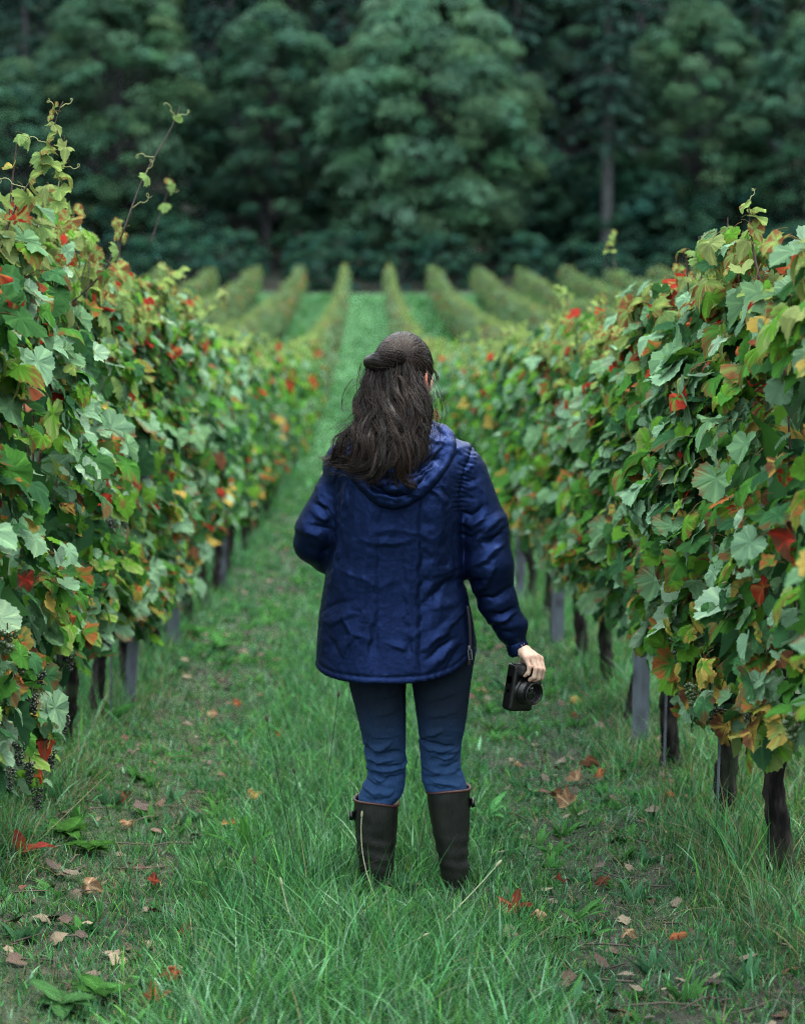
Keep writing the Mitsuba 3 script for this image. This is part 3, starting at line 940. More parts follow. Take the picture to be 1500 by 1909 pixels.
def nylon_colour(p, n, uv):
    a = fbm(p.x * 14, p.y * 14, p.z * 14, 3)
    return mix((0.0012, 0.0026, 0.0090), (0.0020, 0.0040, 0.0136), a)


scene['mat_nylon'] = {'type': 'twosided', 'b': {'type': 'bumpmap', 'scale': 0.0006, 't': proc(lambda p, n, uv: 1 - dr.abs(2 * fbm(p.x * 42, p.y * 42, p.z * 42, 3) - 1) + 0.3 * fbm(p.x * 160, p.y * 160, p.z * 160, 2), 1e-3),
                                               'b': {'type': 'principled', 'base_color': proc(nylon_colour), 'roughness': 0.45, 'specular': 0.22, 'spec_tint': 0.95, 'sheen': 0.03, 'sheen_tint': 1.0}}}
scene['mat_navy_dark'] = {'type': 'twosided', 'b': {'type': 'principled', 'base_color': rgb(0.0015, 0.002, 0.005), 'roughness': 0.8}}


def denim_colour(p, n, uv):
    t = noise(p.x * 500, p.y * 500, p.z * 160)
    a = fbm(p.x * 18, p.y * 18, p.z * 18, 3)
    c = mix((0.0036, 0.0085, 0.019), (0.0105, 0.034, 0.092), smoothstep(0.62, 0.36, p.z + 0.1 * (a - 0.5)))  # darker upper legs: partly shading painted in, partly dye fading lower down
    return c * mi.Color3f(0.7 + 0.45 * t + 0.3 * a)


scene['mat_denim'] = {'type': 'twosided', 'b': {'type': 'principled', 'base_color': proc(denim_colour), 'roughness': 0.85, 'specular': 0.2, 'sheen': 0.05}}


def rubber_colour(p, n, uv):
    a = fbm(p.x * 20, p.y * 20, p.z * 20, 4)
    mud = smoothstep(0.5, 0.72, a + (0.30 - p.z) * 0.7)
    return mix((0.0026, 0.0040, 0.0026), (0.0085, 0.0098, 0.0075), mud * 0.5)


scene['mat_rubber'] = {'type': 'twosided', 'b': {'type': 'principled', 'base_color': proc(rubber_colour), 'roughness': proc(lambda p, n, uv: 0.38 + 0.3 * fbm(p.x * 25, p.y * 25, p.z * 25, 3)), 'specular': 0.5}}
scene['mat_trim'] = {'type': 'principled', 'base_color': rgb(0.042, 0.012, 0.009), 'roughness': 0.5}
scene['mat_black'] = {'type': 'twosided', 'b': {'type': 'principled', 'base_color': rgb(0.003, 0.003, 0.0035), 'roughness': 0.35, 'specular': 0.5}}
scene['mat_grip'] = {'type': 'principled', 'base_color': rgb(0.005, 0.005, 0.005), 'roughness': 0.75}
scene['mat_metal'] = {'type': 'roughconductor', 'material': 'Al', 'alpha': 0.25}
scene['mat_lens_glass'] = {'type': 'principled', 'base_color': rgb(0.004, 0.004, 0.008), 'roughness': 0.06, 'specular': 0.9}
scene['mat_hair'] = {'type': 'twosided', 'b': {'type': 'principled', 'base_color': VC, 'roughness': 0.42, 'specular': 0.26}}

person = thing('person', 'woman seen from behind in navy rain jacket, jeans and dark wellington boots, holding a camera', 'person')

# ------------------------------------------------------------------ handheld camera: its frame, needed by the hand
CC = J(970, 1281, -0.02)
cR = unit([0.15, 0.02, 0.985])
cL = unit(np.array([0.61, -0.78, -0.10]) - cR * np.dot([0.61, -0.78, -0.10], cR))
cU = np.cross(cR, cL)


def cam_pt(r, u, l):
    return CC + cR * r + cU * u + cL * l


# ------------------------------------------------------------------ head, neck, torso, limbs: one body
yaw = math.radians(29)
hf, hl, hz = np.array([math.sin(yaw), math.cos(yaw), 0]), np.array([math.cos(yaw), -math.sin(yaw), 0]), np.array([0, 0, 1.0])
HAX = np.stack([hl, hf, hz])
HC = J(752, 691, 0.0)
HR = np.array([0.074, 0.094, 0.100])


def hp(l, f, z):
    return HC + hl * l + hf * f + hz * z


SHR, ELR, WRR = J(868, 872, 0.0), J(916, 1062, -0.015), J(966, 1208, -0.01)
SHL, ELL, WRL = J(632, 884, 0.0), J(592, 1030, 0.03), J(672, 985, 0.30)
HIPL, KNL, ANL = J(708, 1235, 0.0), J(716, 1400, 0.01), J(711, 1650, 0.0)
HIPR, KNR, ANR = J(818, 1235, 0.0), J(820, 1395, 0.01), J(848, 1668, 0.0)


def finger(P, a, dirs, lens, r, k=0.003):
    pts, rs = [np.asarray(a, float)], [r * 1.12]
    for d, L, q in zip(dirs, lens, (1.0, 0.9, 0.78)):
        pts.append(pts[-1] + unit(d) * L)
        rs.append(r * q)
    return chain(P, pts, rs, k), pts


KN0 = cam_pt(0.096, -0.033, 0.036)             # little finger's knuckle
FING = []
for i, (L, r) in enumerate(((0.030, 0.0072), (0.038, 0.0080), (0.040, 0.0084), (0.036, 0.0084))):
    base = KN0 + cU * 0.0195 * i + cR * (0.0, 0.003, 0.003, -0.003)[i] + cL * (0, 0.004, 0.004, 0.001)[i]
    FING.append((base, [cL * 0.62 - cR * 0.80 - cU * 0.06 * (i - 1.5), -cR * 1.0 + cL * 0.0 - cU * 0.05, -cR * 0.62 - cL * 0.78 - cU * 0.12], [L, L * 0.66, L * 0.5], r))
TIPS = []


def right_hand(P):
    w = WRR + (FING[1][0] - WRR) * 0.12
    d = rc(P, WRR - unit(WRR - ELR) * 0.03, w, 0.024, 0.023)
    for base, dirs, lens, r in FING:
        d = smin(d, rc(P, w + (base - w) * 0.25, base, 0.0165, r * 1.3), 0.008)
    for base, dirs, lens, r in FING:
        f, pts = finger(P, base, dirs, lens, r)
        if len(TIPS) < 4:
            TIPS.append(pts)
        d = smin(d, f, 0.004)
    # thumb leaves the side of the palm near the wrist and closes behind the camera
    t0 = w + cU * 0.034 - cL * 0.004
    t, _ = finger(P, t0, [-cL * 0.55 - cR * 0.7 + cU * 0.3, -cR * 0.9 - cL * 0.25, -cR * 1.0 + cL * 0.05], [0.036, 0.03, 0.022], 0.0095)
    return smin(d, t, 0.01)


def left_hand(P):
    f0 = unit(np.array([0.75, 0.45, 0.25]))
    s0 = unit(np.cross(f0, [0, 1, 0]))
    w = WRL
    d = rc(P, ELL * 0.3 + w * 0.7, w, 0.03, 0.024)
    for i, (L, r) in enumerate(((0.030, 0.0072), (0.038, 0.008), (0.042, 0.0084), (0.038, 0.0084))):
        b = w + f0 * 0.085 + s0 * 0.019 * (i - 1.5)
        d = smin(d, rc(P, w + f0 * 0.02, b, 0.0165, r * 1.3), 0.008)
        dn = np.array([0.0, -0.8, -0.3])
        f, _ = finger(P, b, [f0, f0 * 0.5 + dn, -f0 * 0.5 + dn], [L, L * 0.66, L * 0.5], r)
        d = smin(d, f, 0.004)
    t, _ = finger(P, w + f0 * 0.02 + s0 * 0.022, [f0 * 0.7 + s0 * 0.7, f0 + s0 * 0.2, f0 - s0 * 0.3], [0.034, 0.03, 0.022], 0.0095)
    return smin(d, t, 0.01)


EAR = hp(0.077, -0.006, -0.022)


def head(P):
    d = ell(P, HC, HR, HAX)
    d = smin(d, ell(P, hp(0, 0.030, -0.045), (0.060, 0.066, 0.075), HAX), 0.03)
    d = smin(d, ell(P, hp(0, 0.060, -0.098), (0.030, 0.026, 0.022), HAX), 0.03)           # chin
    d = smin(d, rc(P, hp(0.052, 0.005, -0.075), hp(0.02, 0.06, -0.1), 0.016, 0.016), 0.025)    # jaw
    d = smin(d, rc(P, hp(-0.052, 0.005, -0.075), hp(-0.02, 0.06, -0.1), 0.016, 0.016), 0.025)
    d = smin(d, rc(P, hp(0.04, 0.065, -0.03), hp(0.055, 0.04, -0.035), 0.018), 0.02)        # cheeks
    d = smin(d, rc(P, hp(-0.04, 0.065, -0.03), hp(-0.055, 0.04, -0.035), 0.018), 0.02)
    d = smin(d, rc(P, hp(0, 0.094, -0.005), hp(0, 0.113, -0.042), 0.009, 0.012), 0.012)     # nose
    for s in (-1, 1):
        d = smin(d, rc(P, hp(0.009 * s, 0.103, -0.045), hp(0.012 * s, 0.096, -0.044), 0.006), 0.006)
        d = -smin(-d, ell(P, hp(0.032 * s, 0.098, -0.008), (0.018, 0.013, 0.011), HAX), 0.008)  # eye sockets
        d = smin(d, ell(P, hp(0.032 * s, 0.083, -0.009), (0.0125, 0.0125, 0.0125), HAX), 0.003)
        d = smin(d, rc(P, hp(0.015 * s, 0.093, 0.012), hp(0.048 * s, 0.082, 0.010), 0.006, 0.004), 0.008)
    d = smin(d, rc(P, hp(-0.018, 0.095, -0.069), hp(0.018, 0.095, -0.069), 0.005), 0.006)      # lips
    d = smin(d, rc(P, hp(-0.015, 0.093, -0.078), hp(0.015, 0.093, -0.078), 0.006), 0.006)
    for s in (-1, 1):
        e = EAR if s > 0 else hp(-0.077, -0.006, -0.022)
        t = np.stack([hl * s * 0.35 - hf, unit(hl * s + hf * 0.35), hz])
        t = np.array([unit(np.cross(t[1], hz)), t[1], hz])
        rim = ell(P, e, (0.019, 0.0085, 0.031), t)
        rim = -smin(-rim, ell(P, e + hl * s * 0.008 + hf * 0.004, (0.011, 0.007, 0.021), t), 0.003)
        d = smin(d, rim, 0.005)
    return d


def body(P):
    far = np.full(len(P), 0.3)
    out = far.copy()
    m = P[:, 2] > J(750, 830)[2]
    if m.any():
        Q = P[m]
        d = head(Q)
        d = smin(d, rc(Q, J(750, 765, 0.0), J(742, 850, -0.01), 0.052, 0.062), 0.03)
        out[m] = np.minimum(out[m], d)
    m = (P[:, 2] < J(750, 780)[2]) & (P[:, 2] > J(750, 1300)[2])
    if m.any():
        Q = P[m]
        d = chain(Q, [J(742, 850, -0.01), J(742, 960), J(745, 1080), J(760, 1200)], [0.062, 0.105, 0.10, 0.115], 0.05)
        d = smin(d, rc(Q, J(742, 850, -0.01), J(742, 780, 0.0), 0.062, 0.053), 0.03)
        d = smin(d, chain(Q, [J(745, 865), SHR, ELR, WRR], [0.06, 0.045, 0.036, 0.026], 0.02), 0.03)
        d = smin(d, chain(Q, [J(740, 865), SHL, ELL, WRL], [0.06, 0.045, 0.036, 0.026], 0.02), 0.03)
        out[m] = np.minimum(out[m], d)
    m = P[:, 2] < J(750, 1150)[2]
    if m.any():
        Q = P[m]
        d = rc(Q, J(725, 1170), J(795, 1170), 0.085)
        for H, Kn, A in ((HIPL, KNL, ANL), (HIPR, KNR, ANR)):
            d = smin(d, chain(Q, [H, Kn, Kn + (A - Kn) * 0.35, A, A + [0, 0.01, 0.0], A + [0, 0.045, -0.008]], [0.055, 0.046, 0.043, 0.024, 0.02, 0.014], 0.02), 0.012)
        out[m] = np.minimum(out[m], d)
    for fn_, c in ((right_hand, KN0), (left_hand, WRL)):
        m = np.linalg.norm(P - c, axis=1) < 0.19
        if m.any():
            out[m] = np.where(out[m] > 0.29, fn_(P[m]), smin(out[m], fn_(P[m]), 0.006))
    return out


V, F = solid(body, [-0.30, -0.22, -0.06], [0.60, 0.48, 1.85], 0.0032)
V = relax(V, F, 3)
skin = np.tile([0.40, 0.285, 0.215], (len(V), 1)) * (0.9 + 0.2 * meshkit.fbm(V * 60, 2, 4))[:, None]
e = np.exp(-(np.linalg.norm(V - EAR, axis=1) / 0.032) ** 4)[:, None]
skin = skin * (1 - 0.85 * e) + np.array([0.40, 0.085, 0.05]) * 0.85 * e
for pts in TIPS:
    for q, (p, rr, amt) in enumerate(((pts[1], 0.010, 0.35), (pts[0], 0.013, 0.3), (pts[3], 0.010, 0.45))):
        e = np.exp(-(np.linalg.norm(V - p, axis=1) / rr) ** 2)[:, None] * amt
        skin = skin * (1 - e) + np.array([0.52, 0.20, 0.15]) * e
e = np.exp(-(np.linalg.norm((V - hp(0, 0.098, -0.073)) / [1, 1, 0.45], axis=1) / 0.022) ** 4)[:, None]
skin = skin * (1 - 0.6 * e) + np.array([0.42, 0.13, 0.11]) * 0.6 * e
for s in (-1, 1):
    e = np.exp(-(np.linalg.norm(V - hp(0.032 * s, 0.094, -0.009), axis=1) / 0.007) ** 4)[:, None]
    skin = skin * (1 - e) + np.array([0.05, 0.035, 0.025]) * e
    e = np.exp(-(np.linalg.norm((V - hp(0.032 * s, 0.093, 0.013)) / [1.0, 1, 0.3], axis=1) / 0.018) ** 4)[:, None] * 0.8
    skin = skin * (1 - e) + np.array([0.04, 0.025, 0.02]) * e
scene[person] = skin_mesh(V, F, 'mat_skin', skin)


# ------------------------------------------------------------------ jacket
def jz(py):
    return J(740, py)[2]


def span(rows, dys, hws, cys):
    zs = [jz(r[0]) for r in rows]
    L = np.array([J(r[1], r[0])[0] for r in rows])
    R = np.array([J(r[2], r[0])[0] for r in rows])
    return zs, (L + R) / 2, np.asarray(cys, float), (R - L) / 2, np.asarray(hws, float)


TORSO = span([(845, 640, 850), (880, 624, 868), (930, 620, 864), (980, 617, 861), (1030, 613, 862), (1070, 607, 864), (1130, 599, 876), (1200, 592, 887), (1260, 587, 886), (1310, 585, 884)],
             None, [0.105, 0.122, 0.132, 0.135, 0.137, 0.140, 0.148, 0.158, 0.166, 0.17], [-0.01, -0.012, -0.012, -0.01, -0.006, -0.004, 0, 0, 0, 0])
_hx = [J(p, 1260, -0.15)[0] for p in (560, 587, 605, 640, 720, 780, 840, 884, 900)]
_hzz = [J(740, q, -0.15)[2] for q in (1254, 1257, 1265, 1271, 1275, 1272, 1259, 1233, 1228)]
HEM = PchipInterpolator(_hx, _hzz)


def hem_z(x):
    return HEM(np.clip(x, _hx[0], _hx[-1]))


def jacket(P):
    t = loft(P, *TORSO, n=2.5)
    t = np.maximum(t, P[:, 2] - jz(838))
    t = smin(t, rc(P, J(742, 818, -0.012), J(852, 862, -0.005), 0.068, 0.062), 0.05)
    t = smin(t, rc(P, J(742, 818, -0.012), J(646, 868, -0.005), 0.068, 0.062), 0.05)
    t = smin(t, rc(P, J(746, 798, 0.0), J(744, 830, -0.01), 0.070, 0.075), 0.03)
    t = smin(t, rc(P, J(795, 792, 0.01), J(812, 818, 0.0), 0.022, 0.026), 0.02)           # collar
    r = chain(P, [J(866, 884, -0.005), J(902, 985, -0.012), J(911, 1055, -0.02), J(926, 1120, -0.012), J(951, 1168, -0.008), J(964, 1205, -0.01)], [0.068, 0.070, 0.070, 0.056, 0.044, 0.027], 0.02)
    r = smin(r, ell(P, J(953, 1165, -0.008), (0.046, 0.043, 0.03)), 0.012)
    l = chain(P, [J(642, 892, 0.0), J(590, 990, 0.0), J(586, 1012, 0.02), J(610, 1036, 0.05), J(650, 1000, 0.27)], [0.060, 0.064, 0.062, 0.052, 0.045], 0.006)
    d = smin(smin(t, r, 0.012), l, 0.012)
    d = np.maximum(d, -rc(P, J(746, 770, 0.0), J(746, 812, 0.0), 0.057))                      # neck opening
    hz_ = hem_z(P[:, 0])
    under = (P[:, 2] < hz_) & (t - 0.001 < d)
    d = np.where(t < r, np.maximum(d, (hz_ - P[:, 2])), d)
    inside = np.maximum(t + 0.012, P[:, 2] - (hz_ + 0.07))
    return np.maximum(d, -inside)


FOLDS = [  # path of pixels, half width in pixels, height in mm (minus = crease)
    ([(822, 890), (818, 1000), (812, 1090)], 20, 9), ([(786, 930), (784, 1060), (782, 1235)], 9, -8), ([(742, 940), (735, 1100), (722, 1250)], 30, -6),
    ([(652, 885), (640, 955), (622, 1090)], 9, 8), ([(634, 905), (628, 960), (610, 1080)], 7, -7), ([(665, 930), (650, 1080), (640, 1180)], 14, 4),
    ([(702, 1014), (735, 1018), (762, 1008)], 8, 4), ([(705, 992), (738, 984)], 6, 2.5), ([(690, 940), (680, 1080), (664, 1245)], 17, 6), ([(758, 945), (760, 1090), (768, 1245)], 15, 5), ([(712, 950), (705, 1090), (700, 1250)], 12, -6), ([(838, 965), (840, 1060), (832, 1105)], 12, 5), ([(612, 1090), (604, 1170), (600, 1240)], 9, 4),
    ([(600, 1172), (640, 1150), (660, 1140)], 10, 5), ([(612, 1140), (650, 1122)], 9, -4), ([(640, 1150), (655, 1185), (636, 1230)], 10, 6), ([(618, 1195), (632, 1215)], 9, -6),
    ([(694, 1165), (690, 1225)], 8, -7), ([(762, 1190), (768, 1216)], 7, -6), ([(725, 1200), (755, 1208)], 6, 4),
    ([(800, 1112), (830, 1092), (856, 1086)], 15, -12), ([(800, 1078), (850, 1062)], 8, 3), ([(790, 1140), (850, 1128)], 8, 3), ([(792, 1205), (830, 1178), (862, 1150)], 8, 8), ([(800, 1222), (840, 1190)], 7, -7),
    ([(806, 1245), (850, 1200)], 8, 7), ([(835, 1235), (858, 1205)], 5, -5), ([(800, 900), (828, 950)], 9, 5), ([(812, 895), (836, 935)], 6, -5),
    ([(845, 985), (850, 1080)], 10, -6),
    # right sleeve
    ([(864, 956), (884, 962), (905, 946)], 7, -8), ([(862, 975), (880, 985), (903, 968)], 8, 8), ([(862, 998), (880, 1003), (900, 990)], 6, -6), ([(900, 1012), (925, 1008), (950, 988)], 9, -9),
    ([(905, 995), (945, 970)], 9, 6), ([(866, 1076), (905, 1048), (945, 1010)], 12, 9), ([(870, 1092), (905, 1082)], 8, -9), ([(884, 1114), (905, 1098), (922, 1062)], 8, 9), ([(884, 1128), (920, 1118), (958, 1098)], 8, -9),
    ([(918, 1145), (935, 1150), (962, 1140)], 7, -8), ([(910, 1176), (940, 1166), (964, 1150)], 6, 9), ([(925, 1192), (965, 1182)], 6, -6), ([(875, 1035), (940, 1000)], 7, -5),
    ([(893, 900), (915, 960)], 8, 4), ([(862, 890), (885, 872)], 4, 3), ([(864, 905), (890, 892)], 4, -3), ([(868, 918), (890, 912)], 4, 3), ([(870, 926), (885, 930)], 4, -3),
    # left sleeve
    ([(585, 905), (598, 940), (612, 965)], 8, 6), ([(592, 945), (612, 958)], 7, -8), ([(588, 968), (600, 975), (612, 970)], 8, 8), ([(585, 985), (612, 990)], 7, -7), ([(552, 1000), (578, 1008), (600, 1028)], 10, -7), ([(560, 975), (582, 1020)], 9, 5), ([(600, 1040), (618, 1020)], 8, -6),
    # yoke
    ([(640, 860), (618, 900)], 7, 5), ([(845, 850), (870, 880)], 9, -4), ([(850, 838), (888, 868)], 8, 4)]


def seg_field(q, pts):
    """(distance, place along from 0 to 1) of the points q from a polyline."""
    pts = np.asarray(pts, float)
    best, along, side = np.full(len(q), 1e9), np.zeros(len(q)), np.zeros(len(q))
    L = np.r_[0, np.cumsum(np.linalg.norm(np.diff(pts, axis=0), axis=1))]
    for i in range(len(pts) - 1):
        ba = pts[i + 1] - pts[i]
        h = ((q - pts[i]) @ ba) / (ba @ ba)
        hc = np.clip(h, 0, 1)
        d = np.linalg.norm(q - pts[i] - hc[:, None] * ba, axis=1)
        m = d < best
        best = np.where(m, d, best)
        along = np.where(m, (L[i] + hc * (L[i + 1] - L[i])) / L[-1], along)
        nv = np.array([-ba[1], ba[0]])
        nv = nv if nv[1] > 0 else -nv
        side = np.where(m, np.sign((q - pts[i]) @ nv), side)
    seg_field.above = side
    return best, along


def folds(V, N, table, dy=-0.13):
    q = V[:, [0, 2]]
    out = np.zeros(len(V))
    back = np.clip((0.35 - N[:, 1]) / 0.4, 0, 1)
    warp = np.stack([meshkit.fbm(V * 30, 2, 31) - 0.5, meshkit.fbm(V * 30, 2, 32) - 0.5], -1) * 0.022
    for pts, w, a in table:
        w, a = (w * 0.7, a * 0.8) if dy == -0.13 else (w, a)
        p = np.array([J(x, y, dy)[[0, 2]] for x, y in pts])
        w = w / 636
        near = (q[:, 0] > p[:, 0].min() - 4 * w) & (q[:, 0] < p[:, 0].max() + 4 * w) & (q[:, 1] > p[:, 1].min() - 4 * w) & (q[:, 1] < p[:, 1].max() + 4 * w)
        if not near.any():
            continue
        d, s = seg_field(q[near] + warp[near], p)
        taper = np.clip(np.sin(np.pi * np.clip(s * 0.86 + 0.07, 0, 1)), 0, 1) ** 0.6
        up_ = seg_field.above > 0                              # cloth hangs: a long upper flank, a short lower one
        prof = np.clip(1 - d / np.where(up_ == (a > 0), 3.2 * w, 1.1 * w), 0, 1) ** 1.1
        out[near] += a * 0.0012 * prof * taper
    return out * back


def ridged(V, scale, seed, octs=2):
    n = meshkit.fbm(V * scale, octs, seed)
    return 1 - np.abs(2 * n - 1) * 2.2


def crumple(V, N, amp=1.0):
    """Crisp random creasing of the nylon."""
    s = np.array([1, 1, 0.45])
    w = V + 0.03 * np.stack([meshkit.fbm(V * 9, 2, 44), meshkit.fbm(V * 9, 2, 45), meshkit.fbm(V * 9, 2, 46)], -1)
    patch = np.clip((meshkit.fbm(V * 5, 2, 47) - 0.47) * 5, 0.0, 1)
    cr = lambda q, s_, k: np.exp(-np.abs(2 * meshkit.fbm(q, 2, s_) - 1) * k)
    lin = lambda q, s_: 1 - np.abs(2 * meshkit.fbm(q, 2, s_) - 1) * 3
    sharp = lin(w * [1, 1, 0.30] * 7, 48) * 0.0018 + cr(w * [0.9, 0.8, 0.7] * 11, 49, 9) * 0.0022
    fine = cr(w * 30, 50, 10) * 0.0005
    broad = 0.006 * (meshkit.fbm(V * [1, 1, 0.3] * 6, 2, 41) - 0.5)
    return amp * (broad + sharp * (0.25 + patch) + fine)


V, F = solid(jacket, [-0.27, -0.24, 0.60], [0.52, 0.40, 1.50], 0.0045)
V = relax(V, F, 6)
N = normals(V, F)
disp = crumple(V, N) + folds(V, N, FOLDS)
# gathers along the right armhole seam, and the stitched hem
seam_d, seam_s = seg_field(V[:, [0, 2]], np.array([J(x, y, -0.12)[[0, 2]] for x, y in ((884, 838), (868, 880), (858, 920), (856, 955))]))
disp += np.where(N[:, 1] < 0.4, 0.0016 * np.sin(seam_s * 90 + 4 * meshkit.noise(V * 30)) * np.exp(-(seam_d / 0.018) ** 2) - 0.004 * np.exp(-(seam_d / 0.005) ** 2), 0)
hd = V[:, 2] - hem_z(V[:, 0])
low = V[:, 2] < hem_z(V[:, 0]) + 0.12
armr = V[:, 0] > J(889, 1230)[0]
disp += np.where(low & ~armr, -0.0022 * np.exp(-((hd - 0.020) / 0.004) ** 2) + 0.0006 * np.exp(-((hd - 0.008) / 0.007) ** 2) + 0.0006 * np.sin(V[:, 0] * 260 + 3 * meshkit.noise(V * 20)) * np.exp(-((hd - 0.018) / 0.014) ** 2), 0)
disp *= np.clip((N[:, 2] + 1.02) / 0.3, 0.2, 1)
V = V + N * disp[:, None]
jk = part(person, 'jacket', skin_mesh(V, F, 'mat_nylon'))

# elastic cuff
cuff = [J(960, 1196, -0.01), J(969, 1219, -0.01)]
v, f = tube(spline([cuff[0], (cuff[0] + cuff[1]) / 2, cuff[1]], 8), np.array([0.028, 0.032, 0.031, 0.033, 0.0315, 0.033, 0.032, 0.027]), 40)
cc = (cuff[0] + cuff[1]) / 2
v = v + unit(v - cc) * 0.0016 * np.sin(np.arctan2(v[:, 1] - cc[1], v[:, 0] - cc[0]) * 22)[:, None]
scene[key(f'{jk}__cuff')] = skin_mesh(v, f, 'mat_nylon')

# hood lying in folds on the upper back
HOODRIM = [J(803, 792, -0.03), J(838, 826, -0.085), J(824, 868, -0.135), J(795, 903, -0.165), J(757, 932, -0.18), J(716, 934, -0.18), J(686, 912, -0.17), J(660, 880, -0.145), J(648, 848, -0.10), J(690, 800, -0.05)]
HOODIN = [J(800, 822, -0.10), J(772, 862, -0.165), J(738, 878, -0.185), J(705, 866, -0.175), J(682, 840, -0.13)]


def hood(P):
    rim = spline(HOODRIM, 22)
    d = chain(P, list(rim), [0.012] * 22, 0.006)
    for p in rim[2:-2]:
        d = smin(d, rc(P, J(745, 812, -0.085), p + [0, 0.012, 0.004], 0.045, 0.012), 0.03)
    d = smin(d, chain(P, spline(HOODIN, 10), [0.02] * 10, 0.01), 0.012)
    d = smin(d, chain(P, spline([J(700, 890, -0.175), J(735, 906, -0.195), J(775, 890, -0.18)], 8), [0.012, 0.014, 0.016, 0.017, 0.017, 0.016, 0.014, 0.012], 0.008), 0.014)
    return d


HFOLDS = [([(676, 892), (705, 903), (730, 876)], 6, 8), ([(698, 922), (735, 930), (785, 905)], 6, 7), ([(728, 878), (748, 905), (770, 920)], 6, 8), ([(696, 893), (745, 899)], 6, -8), ([(688, 912), (715, 890)], 6, -7),
          ([(800, 852), (828, 830)], 6, 7), ([(790, 870), (826, 850)], 6, -8), ([(778, 900), (815, 860)], 7, 8), ([(790, 836), (815, 820)], 6, -7), ([(772, 852), (800, 838)], 6, 7), ([(735, 922), (765, 914)], 6, -6), ([(800, 815), (835, 832)], 5, 6), ([(806, 802), (830, 815)], 4, -5), ([(755, 880), (785, 884)], 6, -7)]
V, F = solid(hood, [-0.12, -0.30, 1.10], [0.33, 0.08, 1.50], 0.004)
V = relax(V, F, 5)
N = normals(V, F)
V = V + N * (crumple(V, N, 1.3) + folds(V, N, HFOLDS, -0.17))[:, None]
scene[key(f'{jk}__hood')] = skin_mesh(V, F, 'mat_nylon')

# side zip with its pull
zp = [J(871, 1130, -0.085), J(876, 1180, -0.095), J(876, 1215, -0.10), J(874, 1240, -0.105)]
v, f = tube(spline(zp, 24), 0.0045, 6)
scene[key(f'{jk}__zip')] = skin_mesh(v, f, 'mat_navy_dark')
mb = MB()
p0, p1 = J(874, 1204, -0.118), J(877, 1230, -0.122)
ax = unit(p1 - p0)
sx = unit(np.cross(ax, [0, 1, 0]))
loop = [p0 + ax * 0.012 - sx * 0.005, p1 - sx * 0.005, p1 + sx * 0.005, p0 + ax * 0.012 + sx * 0.005, p0 + ax * 0.012 - sx * 0.005]
mb.add(*tube(np.array(loop) + [0, DW, 0], 0.0016, 6)).add(*tube(np.array([p0 + [0, DW, 0], p0 + ax * 0.012 + [0, DW, 0]]), [0.0045, 0.003], 8))
scene['mat_pull'] = {'type': 'principled', 'base_color': rgb(0.10, 0.11, 0.12), 'roughness': 0.4, 'metallic': 0.4}
scene[key(f'{jk}__zip_pull')] = mb.ply('mat_pull', colour=False)

# ------------------------------------------------------------------ jeans
LEGL = span([(1210, 640, 762), (1280, 651, 757), (1315, 660, 757), (1350, 669, 757), (1400, 679, 756), (1440, 684, 756), (1462, 678, 755), (1480, 669, 750), (1500, 669, 735), (1540, 672, 732)], None, [0.10, 0.088, 0.082, 0.075, 0.064, 0.060, 0.062, 0.066, 0.064, 0.058], [0, 0, 0.0, 0.0, 0.004, 0.004, 0.003, 0, 0, 0])
LEGR = span([(1210, 764, 888), (1280, 768, 877), (1315, 773, 873), (1350, 778, 868), (1395, 782, 859), (1430, 785, 859), (1450, 785, 866), (1470, 791, 870), (1488, 805, 866), (1530, 808, 864)], None, [0.10, 0.088, 0.082, 0.075, 0.064, 0.060, 0.062, 0.066, 0.064, 0.058], [0, 0, 0.0, 0.0, 0.004, 0.004, 0.003, 0, 0, 0])


def jeans(P):
    a = np.maximum(loft(P, *LEGL, n=2.1), np.abs(P[:, 2] - (jz(1190) + jz(1512)) / 2) - (jz(1190) - jz(1512)) / 2)
    b = np.maximum(loft(P, *LEGR, n=2.1), np.abs(P[:, 2] - (jz(1190) + jz(1490)) / 2) - (jz(1190) - jz(1490)) / 2)
    d = smin(a, b, 0.012)
    hips = ell(P, J(763, 1190, -0.0), (0.175, 0.115, 0.11))
    return smin(d, hips, 0.03)


JF = []
g = rng_of(71)
for (l, r, rows) in ((672, 757, [1392, 1400, 1412, 1424, 1436, 1446, 1456, 1465, 1475, 1484]), (780, 868, [1368, 1384, 1398, 1408, 1418, 1428, 1438, 1448, 1458, 1468])):
    for k, y in enumerate(rows):
        a, b = l + g.uniform(-5, 25), r + g.uniform(-25, 5)
        s = g.uniform(-7, 7)
        f0, f1 = g.uniform(0, 0.35), g.uniform(0.6, 1.0)
        y = y + g.normal(0, 3)
        JF.append(([(a + (b - a) * f0, y + s), (a + (b - a) * (f0 + f1) / 2, y + g.uniform(0, 8)), (a + (b - a) * f1, y - s)], g.uniform(2.6, 5), g.uniform(4, 9) * (1 if k % 2 == 0 else -0.85)))
JF = [(p_, w_, a_ * 1.5) for p_, w_, a_ in JF]
for (a, b) in (((690, 1300), (750, 1292)), ((700, 1335), (752, 1318)), ((785, 1305), (850, 1290)), ((790, 1340), (850, 1325)), ((680, 1368), (740, 1372))):
    JF.append(([a, b], 5, 3))
V, F = solid(jeans, [-0.10, -0.16, 0.18], [0.38, 0.16, 0.92], 0.0038)
V = relax(V, F, 4)
N = normals(V, F)
V = V + N * (folds(V, N, JF, -0.06) + 0.0015 * ridged(V * [1, 1, 2.5], 30, 51, 2) * np.clip((0.62 - V[:, 2]) / 0.2, 0.2, 1) - 0.001)[:, None]
part(person, 'jeans', skin_mesh(V, F, 'mat_denim'))

